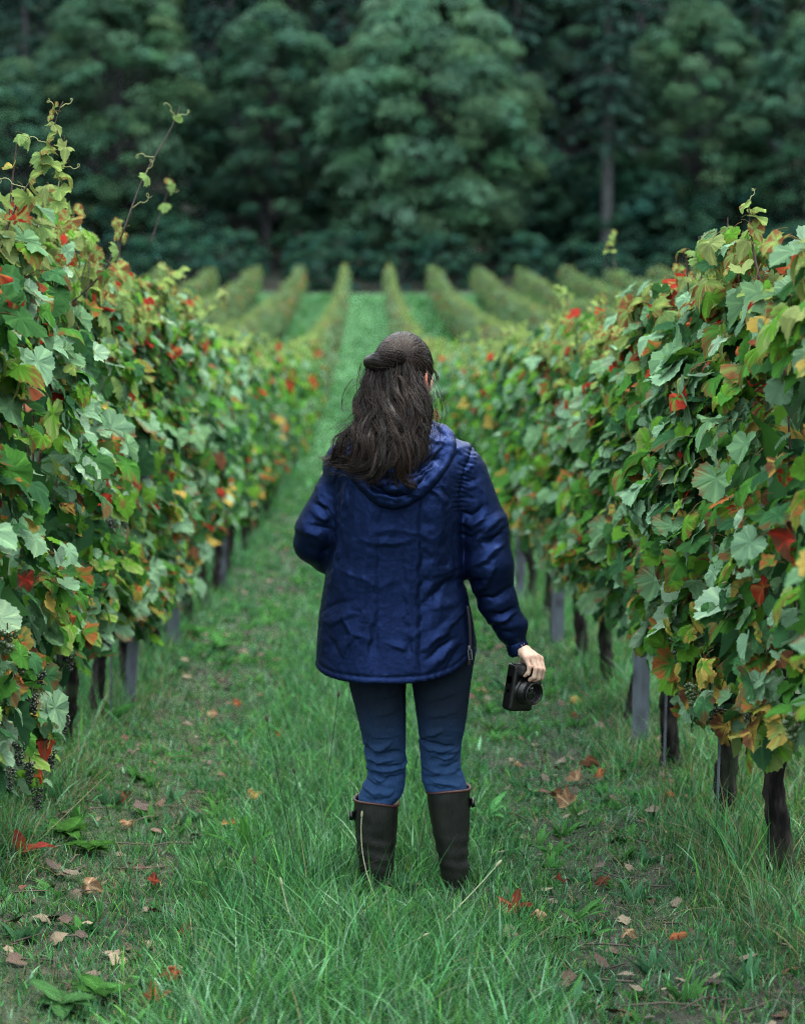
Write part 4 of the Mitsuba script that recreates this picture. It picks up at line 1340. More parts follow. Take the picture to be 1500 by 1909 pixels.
# ------------------------------------------------------------------ boots
for side, rows, hw, top, toe, bk in ((-1, [(1478, 660, 742), (1505, 660, 742), (1560, 663, 739), (1610, 669, 733), (1640, 675, 729), (1665, 682, 725), (1690, 684, 724), (1712, 684, 724)],
                                   [0.066, 0.066, 0.062, 0.056, 0.050, 0.047, 0.047, 0.047], [(660, 1488), (742, 1498)], -0.012, (656, 1521)),
                                  (1, [(1455, 795, 876), (1485, 796, 876), (1540, 804, 875), (1600, 817, 871), (1640, 825, 868), (1665, 829, 867), (1690, 830, 867), (1712, 830, 867)],
                                   [0.066, 0.066, 0.062, 0.056, 0.049, 0.046, 0.046, 0.046], [(795, 1474), (876, 1467)], 0.012, (880, 1497))):
    S = span(rows, None, hw, [0, 0, 0, 0, 0, 0, 0, 0])
    zl, zr = J(*top[0])[2], J(*top[1])[2]
    xl, xr = J(*top[0])[0], J(*top[1])[0]
    fc = np.array([(J(rows[-1][1], 1700)[0] + J(rows[-1][2], 1700)[0]) / 2, 0, 0.0])
    gz = float(ground_z(fc[0], DW)) - 0.012

    def boot(P):
        d = loft(P, *S, n=2.2)
        d = np.maximum(d, gz + 0.02 - P[:, 2])
        z0 = gz + 0.045
        ft = chain(P, [fc + [0, 0.0, z0 + 0.035], fc + [toe * 0.5, 0.10, z0 + 0.02], fc + [toe, 0.185, z0 - 0.002]], [0.033, 0.036, 0.032], 0.02)
        d = smin(d, ft, 0.03)
        q = P - fc
        fx = q[:, 0] - toe * np.clip(q[:, 1] / 0.185, 0, 1)
        sole = np.maximum(np.maximum(np.hypot(np.maximum(np.abs(q[:, 1] - 0.085) - 0.10, 0), fx) - 0.035, P[:, 2] - gz - 0.028), gz - 0.01 - P[:, 2])
        d = smin(d, sole, 0.006)
        zt = zl + (zr - zl) * (P[:, 0] - xl) / (xr - xl) + 0.008 * np.sin(np.clip((P[:, 0] - xl) / (xr - xl), 0, 1) * np.pi)
        d = np.maximum(d, P[:, 2] - zt)
        return np.maximum(d, -np.maximum(loft(P, *S, n=2.2) + 0.005, zt - 0.06 - P[:, 2]))

    V, F = solid(boot, [fc[0] - 0.14, -0.12, gz - 0.03], [fc[0] + 0.14, 0.27, max(zl, zr) + 0.04], 0.0036)
    V = relax(V, F, 5)
    N = normals(V, F)
    crk = np.exp(-((V[:, 2] - gz - 0.13) / 0.05) ** 2)
    V = V + N * (0.0030 * np.sin(V[:, 2] * 150 + 2 * meshkit.noise(V * 18) + V[:, 0] * 20) * crk * meshkit.noise(V * 14, 3) + 0.0015 * (meshkit.fbm(V * 25, 2, 6) - 0.5))[:, None]
    # back seam
    cxm = np.interp(V[:, 2], sorted([jz(r[0]) for r in rows]), [x for _, x in sorted((jz(r[0]), (J(r[1], r[0])[0] + J(r[2], r[0])[0]) / 2) for r in rows)])
    V = V + N * (0.0015 * np.exp(-((V[:, 0] - cxm) / 0.004) ** 2) * (N[:, 1] < 0))[:, None]
    bt = part(person, 'boot', skin_mesh(V, F, 'mat_rubber'))
    th = np.linspace(0, 2 * np.pi, 49)
    ring = []
    for a in th:
        c, s = np.cos(a), np.sin(a)
        x = (xl + xr) / 2 + (xr - xl) / 2 * 1.01 * np.sign(c) * abs(c) ** (2 / 2.2)
        y = 0.0665 * np.sign(s) * abs(s) ** (2 / 2.2)
        ring.append([x, y, zl + (zr - zl) * (x - xl) / (xr - xl) + 0.008 * np.sin(np.clip((x - xl) / (xr - xl), 0, 1) * np.pi) - 0.002])
    scene[key(f'{bt}__trim')] = skin_mesh(*tube(ring, 0.0042, 8, False), 'mat_trim')
    bp = J(bk[0], bk[1], -0.015)
    bx = np.array([side, 0.0, 0.0])
    mb = MB()
    mb.add(*tube([bp - bx * 0.012, bp - bx * 0.002, bp - bx * 0.002, bp + bx * 0.008], [0.006, 0.006, 0.014, 0.013], 18))
    st = [bp + [-side * 0.004, 0.0, 0.018], bp + [-side * 0.004, 0.0, -0.03]]
    mb.add(*tube(np.array([bp + [-side * 0.007, -0.02, 0.02], bp + [-side * 0.004, 0.0, 0.0], bp + [-side * 0.006, 0.03, -0.02]]), [0.004, 0.005, 0.004], 8))
    v, f = mb.mesh()
    scene[key(f'{bt}__buckle')] = skin_mesh(v, f, 'mat_black')


# ------------------------------------------------------------------ hair
LOCKS = [  # pixels and depth of each lock from the gathered crown down, and its half width in metres
    ([(700, 672, -0.085), (684, 745, -0.115), (666, 800, -0.15), (634, 842, -0.165), (600, 860, -0.14)], 0.017), ([(706, 672, -0.10), (690, 755, -0.135), (676, 812, -0.175), (645, 852, -0.19), (606, 868, -0.165)], 0.019),
    ([(712, 670, -0.105), (702, 765, -0.15), (690, 820, -0.195), (664, 860, -0.21), (634, 872, -0.20)], 0.019), ([(720, 670, -0.11), (718, 775, -0.165), (708, 832, -0.21), (686, 868, -0.225), (652, 878, -0.215)], 0.019),
    ([(730, 670, -0.11), (732, 778, -0.17), (726, 835, -0.215), (706, 872, -0.235), (668, 884, -0.225)], 0.018), ([(740, 672, -0.112), (744, 775, -0.165), (738, 832, -0.215), (722, 868, -0.235), (700, 876, -0.235)], 0.016),
    ([(750, 676, -0.092), (758, 772, -0.155), (748, 835, -0.205), (744, 875, -0.225), (766, 904, -0.215)], 0.016), ([(760, 680, -0.082), (770, 765, -0.14), (764, 830, -0.19), (752, 872, -0.22), (758, 896, -0.22)], 0.015),
    ([(770, 686, -0.066), (781, 760, -0.115), (780, 820, -0.165), (768, 858, -0.195), (760, 876, -0.205)], 0.016), ([(778, 700, -0.045), (782, 755, -0.085), (784, 805, -0.13), (778, 842, -0.17)], 0.015),
    ([(780, 706, -0.03), (783, 750, -0.06), (785, 790, -0.095), (783, 822, -0.135)], 0.012), ([(698, 674, -0.07), (683, 735, -0.09), (676, 775, -0.12), (655, 815, -0.14)], 0.012)]
KNOT = [J(746, 666, -0.100), J(728, 668, -0.128), J(706, 672, -0.134), J(691, 675, -0.118)]


def lock_line(i, k):
    pts, r = LOCKS[i]
    gl = rng_of(82, i)
    c = spline([np.array(J(*p)) for p in pts], k)
    s_ = np.linspace(0, 1, k)
    t_ = unit(np.gradient(c, axis=0))
    a_ = unit(np.cross(t_, [0, 1, 0.01]))
    f_, p_ = gl.uniform(1.6, 2.6), gl.uniform(0, 6.28)
    amp_ = 0.012 * np.clip(s_ * 3, 0, 1)
    return c + a_ * (amp_ * np.sin(6.28 * f_ * s_ + p_))[:, None] + np.cross(t_, a_) * (0.7 * amp_ * np.cos(6.28 * f_ * s_ + p_))[:, None]


def hair_base(P):
    q = (P - HC) @ HAX.T
    d = ell(P, HC + hz * 0.003 - hf * 0.004, HR * 1.0 + 0.0095, HAX)
    d = np.maximum(d, (q[:, 1] - 0.055) * 0.9 - (q[:, 2]) * 0.62)
    d = np.maximum(d, -(q[:, 2] + 0.07))
    for i_, (pts, r) in enumerate(LOCKS):
        c = lock_line(i_, 13)
        d = smin(d, chain(P, list(c), list(r * np.interp(np.linspace(0, 1, 13), [0, 0.25, 0.7, 1], [0.7, 0.8, 0.62, 0.12])), 0.004), 0.005)
    return smin(d, chain(P, KNOT, [0.017, 0.022, 0.025, 0.022], 0.01), 0.003)


V, F = solid(hair_base, [-0.16, -0.30, 1.20], [0.30, 0.14, 1.76], 0.004)
V = relax(V, F, 3)
hm = MB()
hm.add(V + [0, DW, 0], tri(F), (0.006, 0.0045, 0.004))
g = rng_of(81)


def strands(paths, radius, col):
    """Many hairs at once: paths (n, k, 3)."""
    n, k, _ = paths.shape
    t = unit(np.gradient(paths, axis=1))
    a = unit(np.cross(t, np.array([0.3, 1.0, 0.2])))
    b = np.cross(t, a)
    rr = (radius[:, None] * np.interp(np.linspace(0, 1, k), [0, 0.6, 1], [1, 0.9, 0.35])[None])[..., None]
    V = np.stack([paths + (a * np.cos(w) + b * np.sin(w)) * rr for w in (0, 2.094, 4.189)], 2)
    i, j = np.meshgrid(np.arange(k - 1), np.arange(3), indexing='ij')
    q = np.stack([i * 3 + j, i * 3 + (j + 1) % 3, (i + 1) * 3 + (j + 1) % 3, (i + 1) * 3 + j], -1).reshape(-1, 4)
    q = np.vstack([q[:, [0, 1, 2]], q[:, [0, 2, 3]]])
    Fq = (q[None] + (np.arange(n) * 3 * k)[:, None, None]).reshape(-1, 3)
    C = np.repeat(col[:, None], 3 * k, 1)
    hm.add(V.reshape(-1, 3) + [0, DW, 0], Fq, C.reshape(-1, 3))


def hair_tone(n):
    return np.array([0.0098, 0.0056, 0.0040]) * np.clip(g.lognormal(0, 0.5, (n, 1)), 0.35, 3.0)


K = 26
for i_, (pts, r) in enumerate(LOCKS):
    n = 380
    c = lock_line(i_, K)
    t = unit(np.gradient(c, axis=0))
    a = unit(np.cross(t, [0, 1, 0.01]))
    b = np.cross(t, a)
    wi = g.integers(0, 15, n)                                        # finer wisps within the lock, each with its own wave
    o = (g.normal(0, 0.66, (15, 2))[wi] + g.normal(0, 0.17, (n, 2))) * r
    o = o / np.maximum(1, np.linalg.norm(o, axis=1, keepdims=True) / (1.25 * r))
    s = np.linspace(0, 1, K)
    wid = np.interp(s, [0, 0.25, 0.65, 1], [0.75, 1.0, 1.1, 0.75])
    ph, am, fr = g.uniform(0, 6.28, (15, 1))[wi] + g.normal(0, 0.15, (n, 1)), g.uniform(0.006, 0.017, (15, 1))[wi], g.uniform(1.4, 3.0, (15, 1))[wi]
    fly = np.where(g.uniform(0, 1, (n, 1)) < 0.07, g.uniform(1.5, 3.2, (n, 1)), 1.0)
    wx = (o[:, :1] * wid[None] * fly + am * np.sin(fr * s[None] * 6.28 + ph) * s[None] ** 0.5)
    wy = (o[:, 1:] * wid[None] * fly + am * np.cos(fr * s[None] * 6.28 + ph) * s[None] ** 0.5)
    root = g.uniform(0.0, 0.10, (n, 1))
    end = g.uniform(0.78, 1.04, (15, 1))[wi] + g.normal(0, 0.02, (n, 1))
    base = np.stack([np.stack([np.interp(np.clip(r_ + s * (e_ - r_), 0, 1), s, c[:, q]) for q in range(3)], -1) for e_, r_ in zip(end[:, 0], root[:, 0])])
    base = base + np.clip(s[None] * end - 1, 0, 1)[..., None] * (c[-1] - c[-2])[None, None] * 14
    strands(base + wx[..., None] * a[None] + wy[..., None] * b[None], g.uniform(0.00045, 0.0008, n), hair_tone(n) * np.clip(g.lognormal(0, 0.45, (15, 1)), 0.4, 2.5)[wi])

# hair combed over the skull to the knot
n = 2300
kd = unit(((KNOT[0] - HC) @ HAX.T) / HR)
az, el_ = g.uniform(0, 2 * np.pi, n), g.uniform(-0.35, 1.45, n)
sd = np.stack([np.cos(el_) * np.cos(az), np.cos(el_) * np.sin(az), np.sin(el_)], -1)
m = (sd[:, 1] * HR[1] < 0.055 + 0.69 * sd[:, 2] * HR[2]) & (sd[:, 2] > -0.28)
sd = sd[m]
n = len(sd)
s = np.linspace(0, 1, K)
tgt = unit(kd + g.normal(0, 0.07, (n, 3)))
om = np.arccos(np.clip((sd * tgt).sum(1), -0.999, 0.999))[:, None]
w0, w1 = np.sin((1 - s[None]) * om) / np.sin(om), np.sin(s[None] * om) / np.sin(om)
dirs = w0[..., None] * sd[:, None] + w1[..., None] * tgt[:, None]
dirs[..., 2] += (0.10 * np.sin(s * np.pi))[None]
dirs = unit(dirs)
pa = unit(np.cross(kd, [0, 0, 1.0]))
pb = np.cross(kd, pa)
flow = np.arctan2(sd @ pb, sd @ pa)
lift = 0.0107 + g.normal(0, 0.0004, (n, 1)) + 0.0007 * np.sin(flow * 23 + 2 * np.sin(flow * 7))[:, None] * np.sin(s * np.pi)[None]
loc = dirs * (HR + 0.0)[None, None] + dirs * lift[..., None]
strands(HC + hz * 0.003 - hf * 0.004 + loc @ HAX, g.uniform(0.0006, 0.0011, n), hair_tone(n) * (1.1 + 0.45 * np.sin(flow * 23 + 2 * np.sin(flow * 7)))[:, None])

# the knot's wound hair
n = 420
kc = spline(KNOT, K)
t = unit(np.gradient(kc, axis=0))
a = unit(np.cross(t, [0, 0, 1.0]))
b = np.cross(t, a)
ph = g.uniform(0, 6.28, (n, 1))
kr = np.interp(np.linspace(0, 1, K), [0, 0.35, 0.75, 1], [0.018, 0.0235, 0.0262, 0.015])
tw = ph + np.linspace(0, 1, K)[None] * g.uniform(1.2, 2.4, (n, 1))
rr = kr[None] * (1 + g.normal(0, 0.05, (n, 1)))
strands(kc[None] + (rr * np.cos(tw))[..., None] * a[None] + (rr * np.sin(tw))[..., None] * b[None], g.uniform(0.0006, 0.0011, n), hair_tone(n) * (1.3 + 0.9 * np.sin(ph * 11)))

# loose wisps at the left edge and by the ear
for pts, n in (([(690, 700, -0.08), (680, 725, -0.09), (668, 742, -0.09), (666, 755, -0.09), (674, 763, -0.09)], 14), ([(686, 705, -0.07), (678, 735, -0.08), (680, 760, -0.09)], 16), ([(806, 690, 0.0), (813, 700, 0.01), (812, 712, 0.02)], 18),
               ([(690, 760, -0.1), (660, 790, -0.12), (628, 806, -0.12), (626, 812, -0.12)], 7), ([(640, 820, -0.14), (610, 852, -0.14), (592, 852, -0.13)], 14), ([(715, 700, -0.12), (712, 730, -0.135), (700, 742, -0.13), (694, 735, -0.125)], 40), ([(742, 700, -0.125), (752, 735, -0.145), (742, 755, -0.155), (730, 765, -0.16)], 40), ([(760, 720, -0.13), (756, 755, -0.155), (745, 775, -0.165)], 36), ([(705, 740, -0.13), (715, 790, -0.18), (726, 800, -0.195)], 30)):
    c = spline([J(*p) for p in pts], K)
    strands(c[None] + g.normal(0, 0.0035, (n, 1, 3)) * np.linspace(0.6, 1.2, K)[None, :, None], g.uniform(0.0004, 0.0007, n), hair_tone(n) * 1.2)
part(person, 'hair', hm.ply('mat_hair'))

# ------------------------------------------------------------------ the camera in her hand
cam = thing('camera', 'black digital camera hanging lens outward from the right hand of the person', 'camera')


def cam_local(P):
    q = P - CC
    return np.stack([q @ cR, q @ cU, q @ cL], -1)


def rbox(q, c, h, r):
    d = np.abs(q - np.asarray(c)) - (np.asarray(h) - r)
    return np.linalg.norm(np.maximum(d, 0), axis=1) + np.minimum(d.max(1), 0) - r


def cam_body(P):
    q = cam_local(P)
    d = rbox(q, (0, -0.004, 0), (0.070, 0.044, 0.022), 0.010)
    d = smin(d, rbox(q, (0.002, 0.040, 0.004), (0.026, 0.020, 0.026), 0.010), 0.012)       # viewfinder hump
    d = smin(d, rbox(q, (-0.050, 0.034, 0), (0.018, 0.012, 0.018), 0.006), 0.006)         # mode dial shoulder
    mount = np.maximum(np.hypot(q[:, 0] + 0.006, q[:, 1] + 0.004) - 0.036, np.abs(q[:, 2] - 0.014) - 0.014)
    return smin(d, mount, 0.006)


def cam_mesh(fn_, h, bsdf):
    V, F = solid(fn_, CC - 0.13, CC + 0.13, h)
    return skin_mesh(relax(V, F, 2), F, bsdf)


part(cam, 'body', cam_mesh(cam_body, 0.0025, 'mat_black'))
part(cam, 'grip', cam_mesh(lambda P: rbox(cam_local(P), (0.056, -0.008, 0.026), (0.017, 0.038, 0.021), 0.012), 0.0025, 'mat_grip'))


def lathe(prof, c, ax, sides=48):
    """Revolve (radius, height) pairs about ax through c."""
    ax = unit(ax)
    a = unit(np.cross(ax, [0, 0, 1.0] if abs(ax[2]) < 0.9 else [1.0, 0, 0]))
    b = np.cross(ax, a)
    prof = np.asarray(prof, float)
    th = np.arange(sides) * 2 * np.pi / sides
    v = c + (prof[:, 0, None, None] * (np.cos(th)[None, :, None] * a + np.sin(th)[None, :, None] * b)) + prof[:, 1, None, None] * ax
    m = len(prof)
    i, j = np.meshgrid(np.arange(m - 1), np.arange(sides), indexing='ij')
    q = np.stack([i * sides + j, i * sides + (j + 1) % sides, (i + 1) * sides + (j + 1) % sides, (i + 1) * sides + j], -1).reshape(-1, 4)
    return v.reshape(-1, 3), np.vstack([q[:, [0, 1, 2]], q[:, [0, 2, 3]]])


LC = cam_pt(-0.006, -0.004, 0.024)
prof = [(0.032, 0.0), (0.032, 0.006), (0.0335, 0.007)]
for k in range(7):
    prof += [(0.0345, 0.009 + k * 0.0022), (0.0335, 0.0101 + k * 0.0022)]
prof += [(0.0325, 0.026), (0.0325, 0.032), (0.034, 0.033), (0.034, 0.041), (0.0325, 0.0425), (0.0300, 0.0425), (0.0285, 0.039), (0.0270, 0.0385), (0.0262, 0.035), (0.0245, 0.0345), (0.0238, 0.031), (0.0205, 0.030)]
v, f = lathe(prof, LC + [0, DW, 0], cL)
ln = part(cam, 'lens', mikit.ply((v, f), 'mat_black', smooth=35))
v, f = lathe([(0.0208, 0.0298), (0.016, 0.0318), (0.009, 0.0330), (0.0001, 0.0335)], LC + [0, DW, 0], cL)
scene[key(f'{ln}__front_glass')] = mikit.ply((v, f), 'mat_lens_glass', smooth=True)
for h_, r_ in ((0.0072, 0.0341), (0.0265, 0.0330), (0.0420, 0.0328)):
    th = np.linspace(0, 2 * np.pi, 49)
    a = unit(np.cross(cL, [0, 0, 1.0]))
    b = np.cross(cL, a)
    scene[key(f'{ln}__ring')] = mikit.ply(tube(LC + [0, DW, 0] + cL * h_ + r_ * (np.cos(th)[:, None] * a + np.sin(th)[:, None] * b), 0.0006, 6, False), 'mat_grey_ring', smooth=True)
scene['mat_grey_ring'] = {'type': 'principled', 'base_color': rgb(0.06, 0.06, 0.065), 'roughness': 0.35, 'metallic': 0.5}


def slab(r, u, l, hr, hu, hl_):
    v = np.array([[a, b, c] for a in (-1, 1) for b in (-1, 1) for c in (-1, 1)], float) * [hr, hu, hl_] + [r, u, l]
    w = CC + v[:, :1] * cR + v[:, 1:2] * cU + v[:, 2:] * cL + [0, DW, 0]
    return w, np.array([[0, 1, 3], [0, 3, 2], [4, 6, 7], [4, 7, 5], [0, 4, 5], [0, 5, 1], [2, 3, 7], [2, 7, 6], [0, 2, 6], [0, 6, 4], [1, 5, 7], [1, 7, 3]])


part(cam, 'battery_door', mikit.ply(slab(0.022, -0.0485, -0.002, 0.010, 0.0012, 0.009), 'mat_grey_ring'))
part(cam, 'tripod_socket', mikit.ply(lathe([(0.0001, 0.0012), (0.003, 0.0012), (0.0048, 0.0012), (0.0048, 0)], cam_pt(-0.012, -0.0478, 0) + [0, DW, 0], -cU, 20), 'mat_grey_ring'))
part(cam, 'shutter_button', mikit.ply(lathe([(0.0001, 0.006), (0.006, 0.0055), (0.0065, 0)], cam_pt(0.054, 0.0275, 0.030) + [0, DW, 0], unit(cU + 0.5 * cL), 20), 'mat_black', smooth=40))
sl = cam_pt(-0.0735, 0.012, 0.004) + [0, DW, 0]
th = np.linspace(0, 2 * np.pi, 17)
part(cam, 'strap_ring', mikit.ply(tube(sl + 0.0048 * (np.cos(th)[:, None] * cR + np.sin(th)[:, None] * cL), 0.0011, 6, False), 'mat_metal', smooth=True))
# ------------------------------------------------------------------ posts and stakes of the rows
def ground_at(px, py):
    """The ground point that the photograph shows at a pixel."""
    lo, hi = 2.0, 60.0
    for y in np.arange(3.0, 60, 0.02):
        p = at(px, py, y)
        if p[2] < float(ground_z(p[0], y, False)):
            return p
    return at(px, py, 60)


def post(side, d, w, lean, label):
    x = side * ROW_X + (0.05 if side < 0 else -0.05)
    z0 = float(ground_z(x, d, False)) - 0.1
    k = thing('vineyard_post', label, 'post', 'pale posts of the vine rows')
    h, e = w / 2, 0.004
    # a rolled profile: flat face with folded flanges
    pts = np.array([[-h, 0.02], [-h, 0], [h, 0], [h, 0.02], [h - e, 0.02], [h - e, e], [-h + e, e], [-h + e, 0.02]])
    from shapely.geometry import Polygon
    m = trimesh.creation.extrude_polygon(Polygon(pts), 1.6, engine='earcut')
    v = np.array(m.vertices)
    v[:, 0] += v[:, 2] * lean
    v = v + (meshkit.fbm(v * [20, 20, 5], 2, 3)[:, None] - 0.5) * 0.004
    scene[k] = mikit.ply((v + [x, d, z0], np.array(m.faces)), 'mat_post')


post(-1, 9.2, 0.055, 0.07, 'pale leaning post in the left row, nearest of that row, behind hanging leaves')
post(-1, 11.4, 0.075, 0.01, 'upright pale grey post of the left row between two dark trunks')
post(-1, 15.3, 0.075, 0.0, 'blurred pale post of the left row farthest from the camera')
post(1, 8.05, 0.070, 0.0, 'wide pale grey post of the right row beside the gnarled trunks')
post(1, 11.65, 0.075, 0.01, 'blurred pale post of the right row above the hand')
post(1, 14.5, 0.075, 0.0, 'blurred farthest pale post of the right row behind the sleeve')
for side, d, label in ((1, 6.28, 'thin metal rod beside a trunk of the right row, nearer one'), (1, 7.42, 'thin metal rod beside a trunk of the right row, farther one'), (-1, 8.62, 'thin metal rod beside a trunk in the left row')):
    x = side * (ROW_X - 0.05)
    k = thing('training_rod', label, 'rod', 'thin rods that hold the vines')
    z0 = float(ground_z(x, d, False))
    scene[k] = mikit.ply(tube([[x, d, z0 - 0.1], [x + 0.01, d, z0 + 0.7], [x + 0.015, d, z0 + 1.6]], 0.0045, 8), 'mat_post', smooth=True)


# ------------------------------------------------------------------ long shoots with tendrils
def tendril(k, p, d, size, seed):
    g = rng_of(seed, 55)
    n = 34
    t = np.linspace(0, 1, n)
    d = unit(d)
    a = unit(np.cross(d, [0.2, 1, 0.1]))
    r = size * 0.16 * (1 - 0.6 * t) * np.clip((t - 0.35) * 4, 0, 1)
    ang = t ** 1.5 * 6.28 * g.uniform(1.3, 2.0)
    c = p + d * (size * np.minimum(t, 0.55 + 0.25 * t))[:, None] + a * (np.sin(ang) * r)[:, None] + d * ((np.cos(ang) - 1) * r)[:, None] + np.array([0, 0.3, 0]) * (r * t)[:, None]
    scene[key(f'{k}__tendril')] = MB().add(*tube(c, np.linspace(0.0017, 0.0009, n), 5), (0.26, 0.27, 0.11)).ply('mat_cane')


def long_shoot(vine, pix, d, tone, nodes, seed, r0=0.0045, leafy=()):
    g = rng_of(seed, 56)
    c = spline([at(px, py, d + dd) for px, py, dd in pix], 26)
    k = part(vine, 'shoot', MB().add(*tube(c, np.linspace(r0, r0 * 0.35, 26) * (1 + 0.25 * (np.arange(26) % 6 == 3)), 6), tone).ply('mat_cane'))
    for s, kind, size in nodes:
        p = c[int(s * 25)]
        dr_ = unit(np.r_[g.normal(0, 1), -0.4, g.uniform(-0.2, 0.7)])
        if kind == 't':
            tendril(k, p, dr_ * [1, 0.3, 1], size, seed * 10 + int(s * 100))
        else:
            M = leaf_frames((p + dr_ * 0.012)[None], dr_[None], g, [size])
            scene[key(f'{k}__leaf')] = inst(LEAFSETS[kind][g.integers(len(LEAFSETS[kind]))], M[0])
    return k


DARK, PALE = (0.045, 0.026, 0.022), (0.20, 0.20, 0.09)
long_shoot(VINE[-1, 6.75], [(70, 615, 0.15), (130, 565, 0.1), (188, 512, 0.05), (243, 395, 0), (268, 330, 0), (318, 240, 0), (336, 198, 0)], 6.9, DARK,
           [(0.55, 'young', 0.05), (0.60, 't', 0.12), (0.72, 'young', 0.045), (0.74, 't', 0.10), (0.80, 't', 0.09), (0.97, 't', 0.09), (0.99, 't', 0.07), (0.99, 'young', 0.03), (0.45, 'young', 0.06), (0.38, 'turning', 0.06)], 1)
long_shoot(VINE[-1, 5.65], [(-12, 500, 0), (15, 420, 0), (45, 355, 0), (85, 290, 0), (100, 240, 0), (118, 188, 0)], 5.75, DARK,
           [(0.2, 'young', 0.06), (0.3, 'red', 0.06), (0.45, 'young', 0.07), (0.5, 't', 0.12), (0.58, 'young', 0.065), (0.66, 'young', 0.06), (0.7, 'young', 0.055), (0.74, 'young', 0.06), (0.78, 't', 0.10), (0.82, 'young', 0.05), (0.87, 'young', 0.045), (0.92, 't', 0.07), (0.95, 'young', 0.035), (0.99, 'young', 0.03), (0.99, 't', 0.06)], 2)
long_shoot(VINE[-1, 5.65], [(95, 420, 0), (112, 330, 0), (125, 260, 0)], 6.3, PALE, [(0.3, 'young', 0.06), (0.45, 'young', 0.06), (0.6, 'young', 0.055), (0.75, 'young', 0.05), (0.88, 'young', 0.045), (0.99, 'young', 0.035), (0.7, 't', 0.08)], 3, 0.003)
long_shoot(VINE[-1, 8.7], [(282, 450, 0), (300, 395, 0), (322, 332, 0)], 8.8, DARK, [(0.6, 'young', 0.05), (0.95, 'young', 0.05), (0.98, 'young', 0.04), (0.8, 't', 0.06)], 4, 0.003)
long_shoot(VINE[-1, 10.75], [(348, 630, 0.1), (385, 590, 0), (428, 538, 0)], 10.8, DARK, [(0.8, 'young', 0.06), (0.95, 'young', 0.06), (0.7, 'young', 0.06)], 5)
for i, pix in enumerate(([(1314, 605, 0), (1307, 520, 0), (1302, 440, 0)], [(1340, 615, 0), (1343, 540, 0), (1352, 470, 0), (1356, 405, 0)], [(1362, 590, 0), (1372, 480, 0), (1385, 430, 0)], [(1330, 600, 0), (1326, 520, 0)])):
    long_shoot(VINE[1, 6.4], pix, 6.6, (0.03, 0.02, 0.017), [(0.8, 'young', 0.05)] if i in (1, 2) else [], 10 + i, 0.0055)
long_shoot(VINE[1, 4.5], [(1415, 520, 0), (1400, 440, 0), (1395, 372, 0)], 5.6, DARK, [(0.5, 'young', 0.06), (0.65, 'young', 0.06), (0.8, 'young', 0.05), (0.9, 'young', 0.045), (0.99, 'young', 0.035), (0.99, 't', 0.06)], 20)
long_shoot(VINE[1, 10.8], [(1146, 500, 0), (1142, 470, 0), (1138, 432, 0)], 10.9, DARK, [(0.5, 'young', 0.06), (0.75, 'young', 0.055), (0.98, 'young', 0.05)], 21)


# ------------------------------------------------------------------ grapes
_ico = trimesh.creation.icosphere(1, 1.0)


def grapes(vine, px, py, d, n, r, col, seed, L=0.13):
    g = rng_of(seed, 57)
    top = at(px, py, d)
    mb = MB()
    n, L = int(n * 1.5), L * 0.5
    t = np.sort(g.uniform(0, 1, n))
    for q in t:
        w = 0.030 * (1 - 0.7 * q) * (r / 0.006) ** 0.7
        a = g.uniform(0, 6.28)
        p = top + np.array([np.cos(a) * w * g.uniform(0.3, 1), np.sin(a) * w * g.uniform(0.3, 1), -q * L])
        mb.add(np.array(_ico.vertices) * r * g.uniform(0.75, 1.1) + p, np.array(_ico.faces), np.array(col) * g.uniform(0.6, 1.4))
    mb.add(*tube([top + [0, 0, 0.02], top, top - [0, 0, L * 0.9]], [0.002, 0.002, 0.001], 4), (0.06, 0.05, 0.03))
    kp = part(vine, 'grape_cluster', mb.ply('mat_berry'))
    labels[kp] = {'kind': 'stuff'}


scene['mat_berry'] = {'type': 'principled', 'base_color': VC, 'roughness': 0.3, 'specular': 0.5}
GB, DB = (0.040, 0.072, 0.024), (0.014, 0.022, 0.014)
for i, (side, dv, px, py, d, n, r, col) in enumerate((
        (-1, 6.75, 14, 1175, 6.3, 40, 0.0070, GB), (-1, 6.75, 40, 1215, 6.5, 34, 0.0062, GB), (-1, 6.75, 75, 1235, 6.6, 26, 0.005, DB), (-1, 8.7, 205, 960, 8.3, 46, 0.0045, DB), (-1, 8.7, 232, 955, 8.5, 40, 0.0045, DB),
        (-1, 7.75, 150, 1150, 7.6, 30, 0.004, DB), (-1, 6.75, 55, 1420, 6.6, 60, 0.0036, DB), (-1, 5.65, 20, 1430, 6.4, 40, 0.0036, DB), (-1, 7.75, 130, 1215, 7.7, 30, 0.0045, DB),
        (-1, 6.75, 35, 1385, 0, 50, 0.0042, DB), (-1, 6.75, 95, 1395, 0, 44, 0.0042, DB), (-1, 6.75, 70, 1470, 0, 46, 0.004, DB), (-1, 6.75, 120, 1330, 0, 40, 0.0045, DB), (-1, 6.75, 60, 1290, 0, 40, 0.005, DB), (-1, 6.75, 110, 1100, 0, 36, 0.0045, DB), (1, 8.6, 1188, 1070, 8.3, 40, 0.0055, DB), (1, 6.4, 1290, 1275, 6.5, 38, 0.0065, GB), (1, 6.4, 1335, 1320, 6.1, 36, 0.006, DB), (1, 5.6, 1478, 1330, 5.2, 24, 0.006, GB), (1, 7.5, 1262, 1190, 7.2, 36, 0.005, DB), (1, 5.6, 1400, 1310, 5.5, 40, 0.0055, DB))):
    d = 0.97 * 3600 / abs(px - 684)                   # hanging on the alley face of the row
    near = min((k_ for k_ in VINE if k_[0] == side), key=lambda k_: abs(k_[1] - d))
    grapes(VINE[near], px, py, d, n, r, col, i)


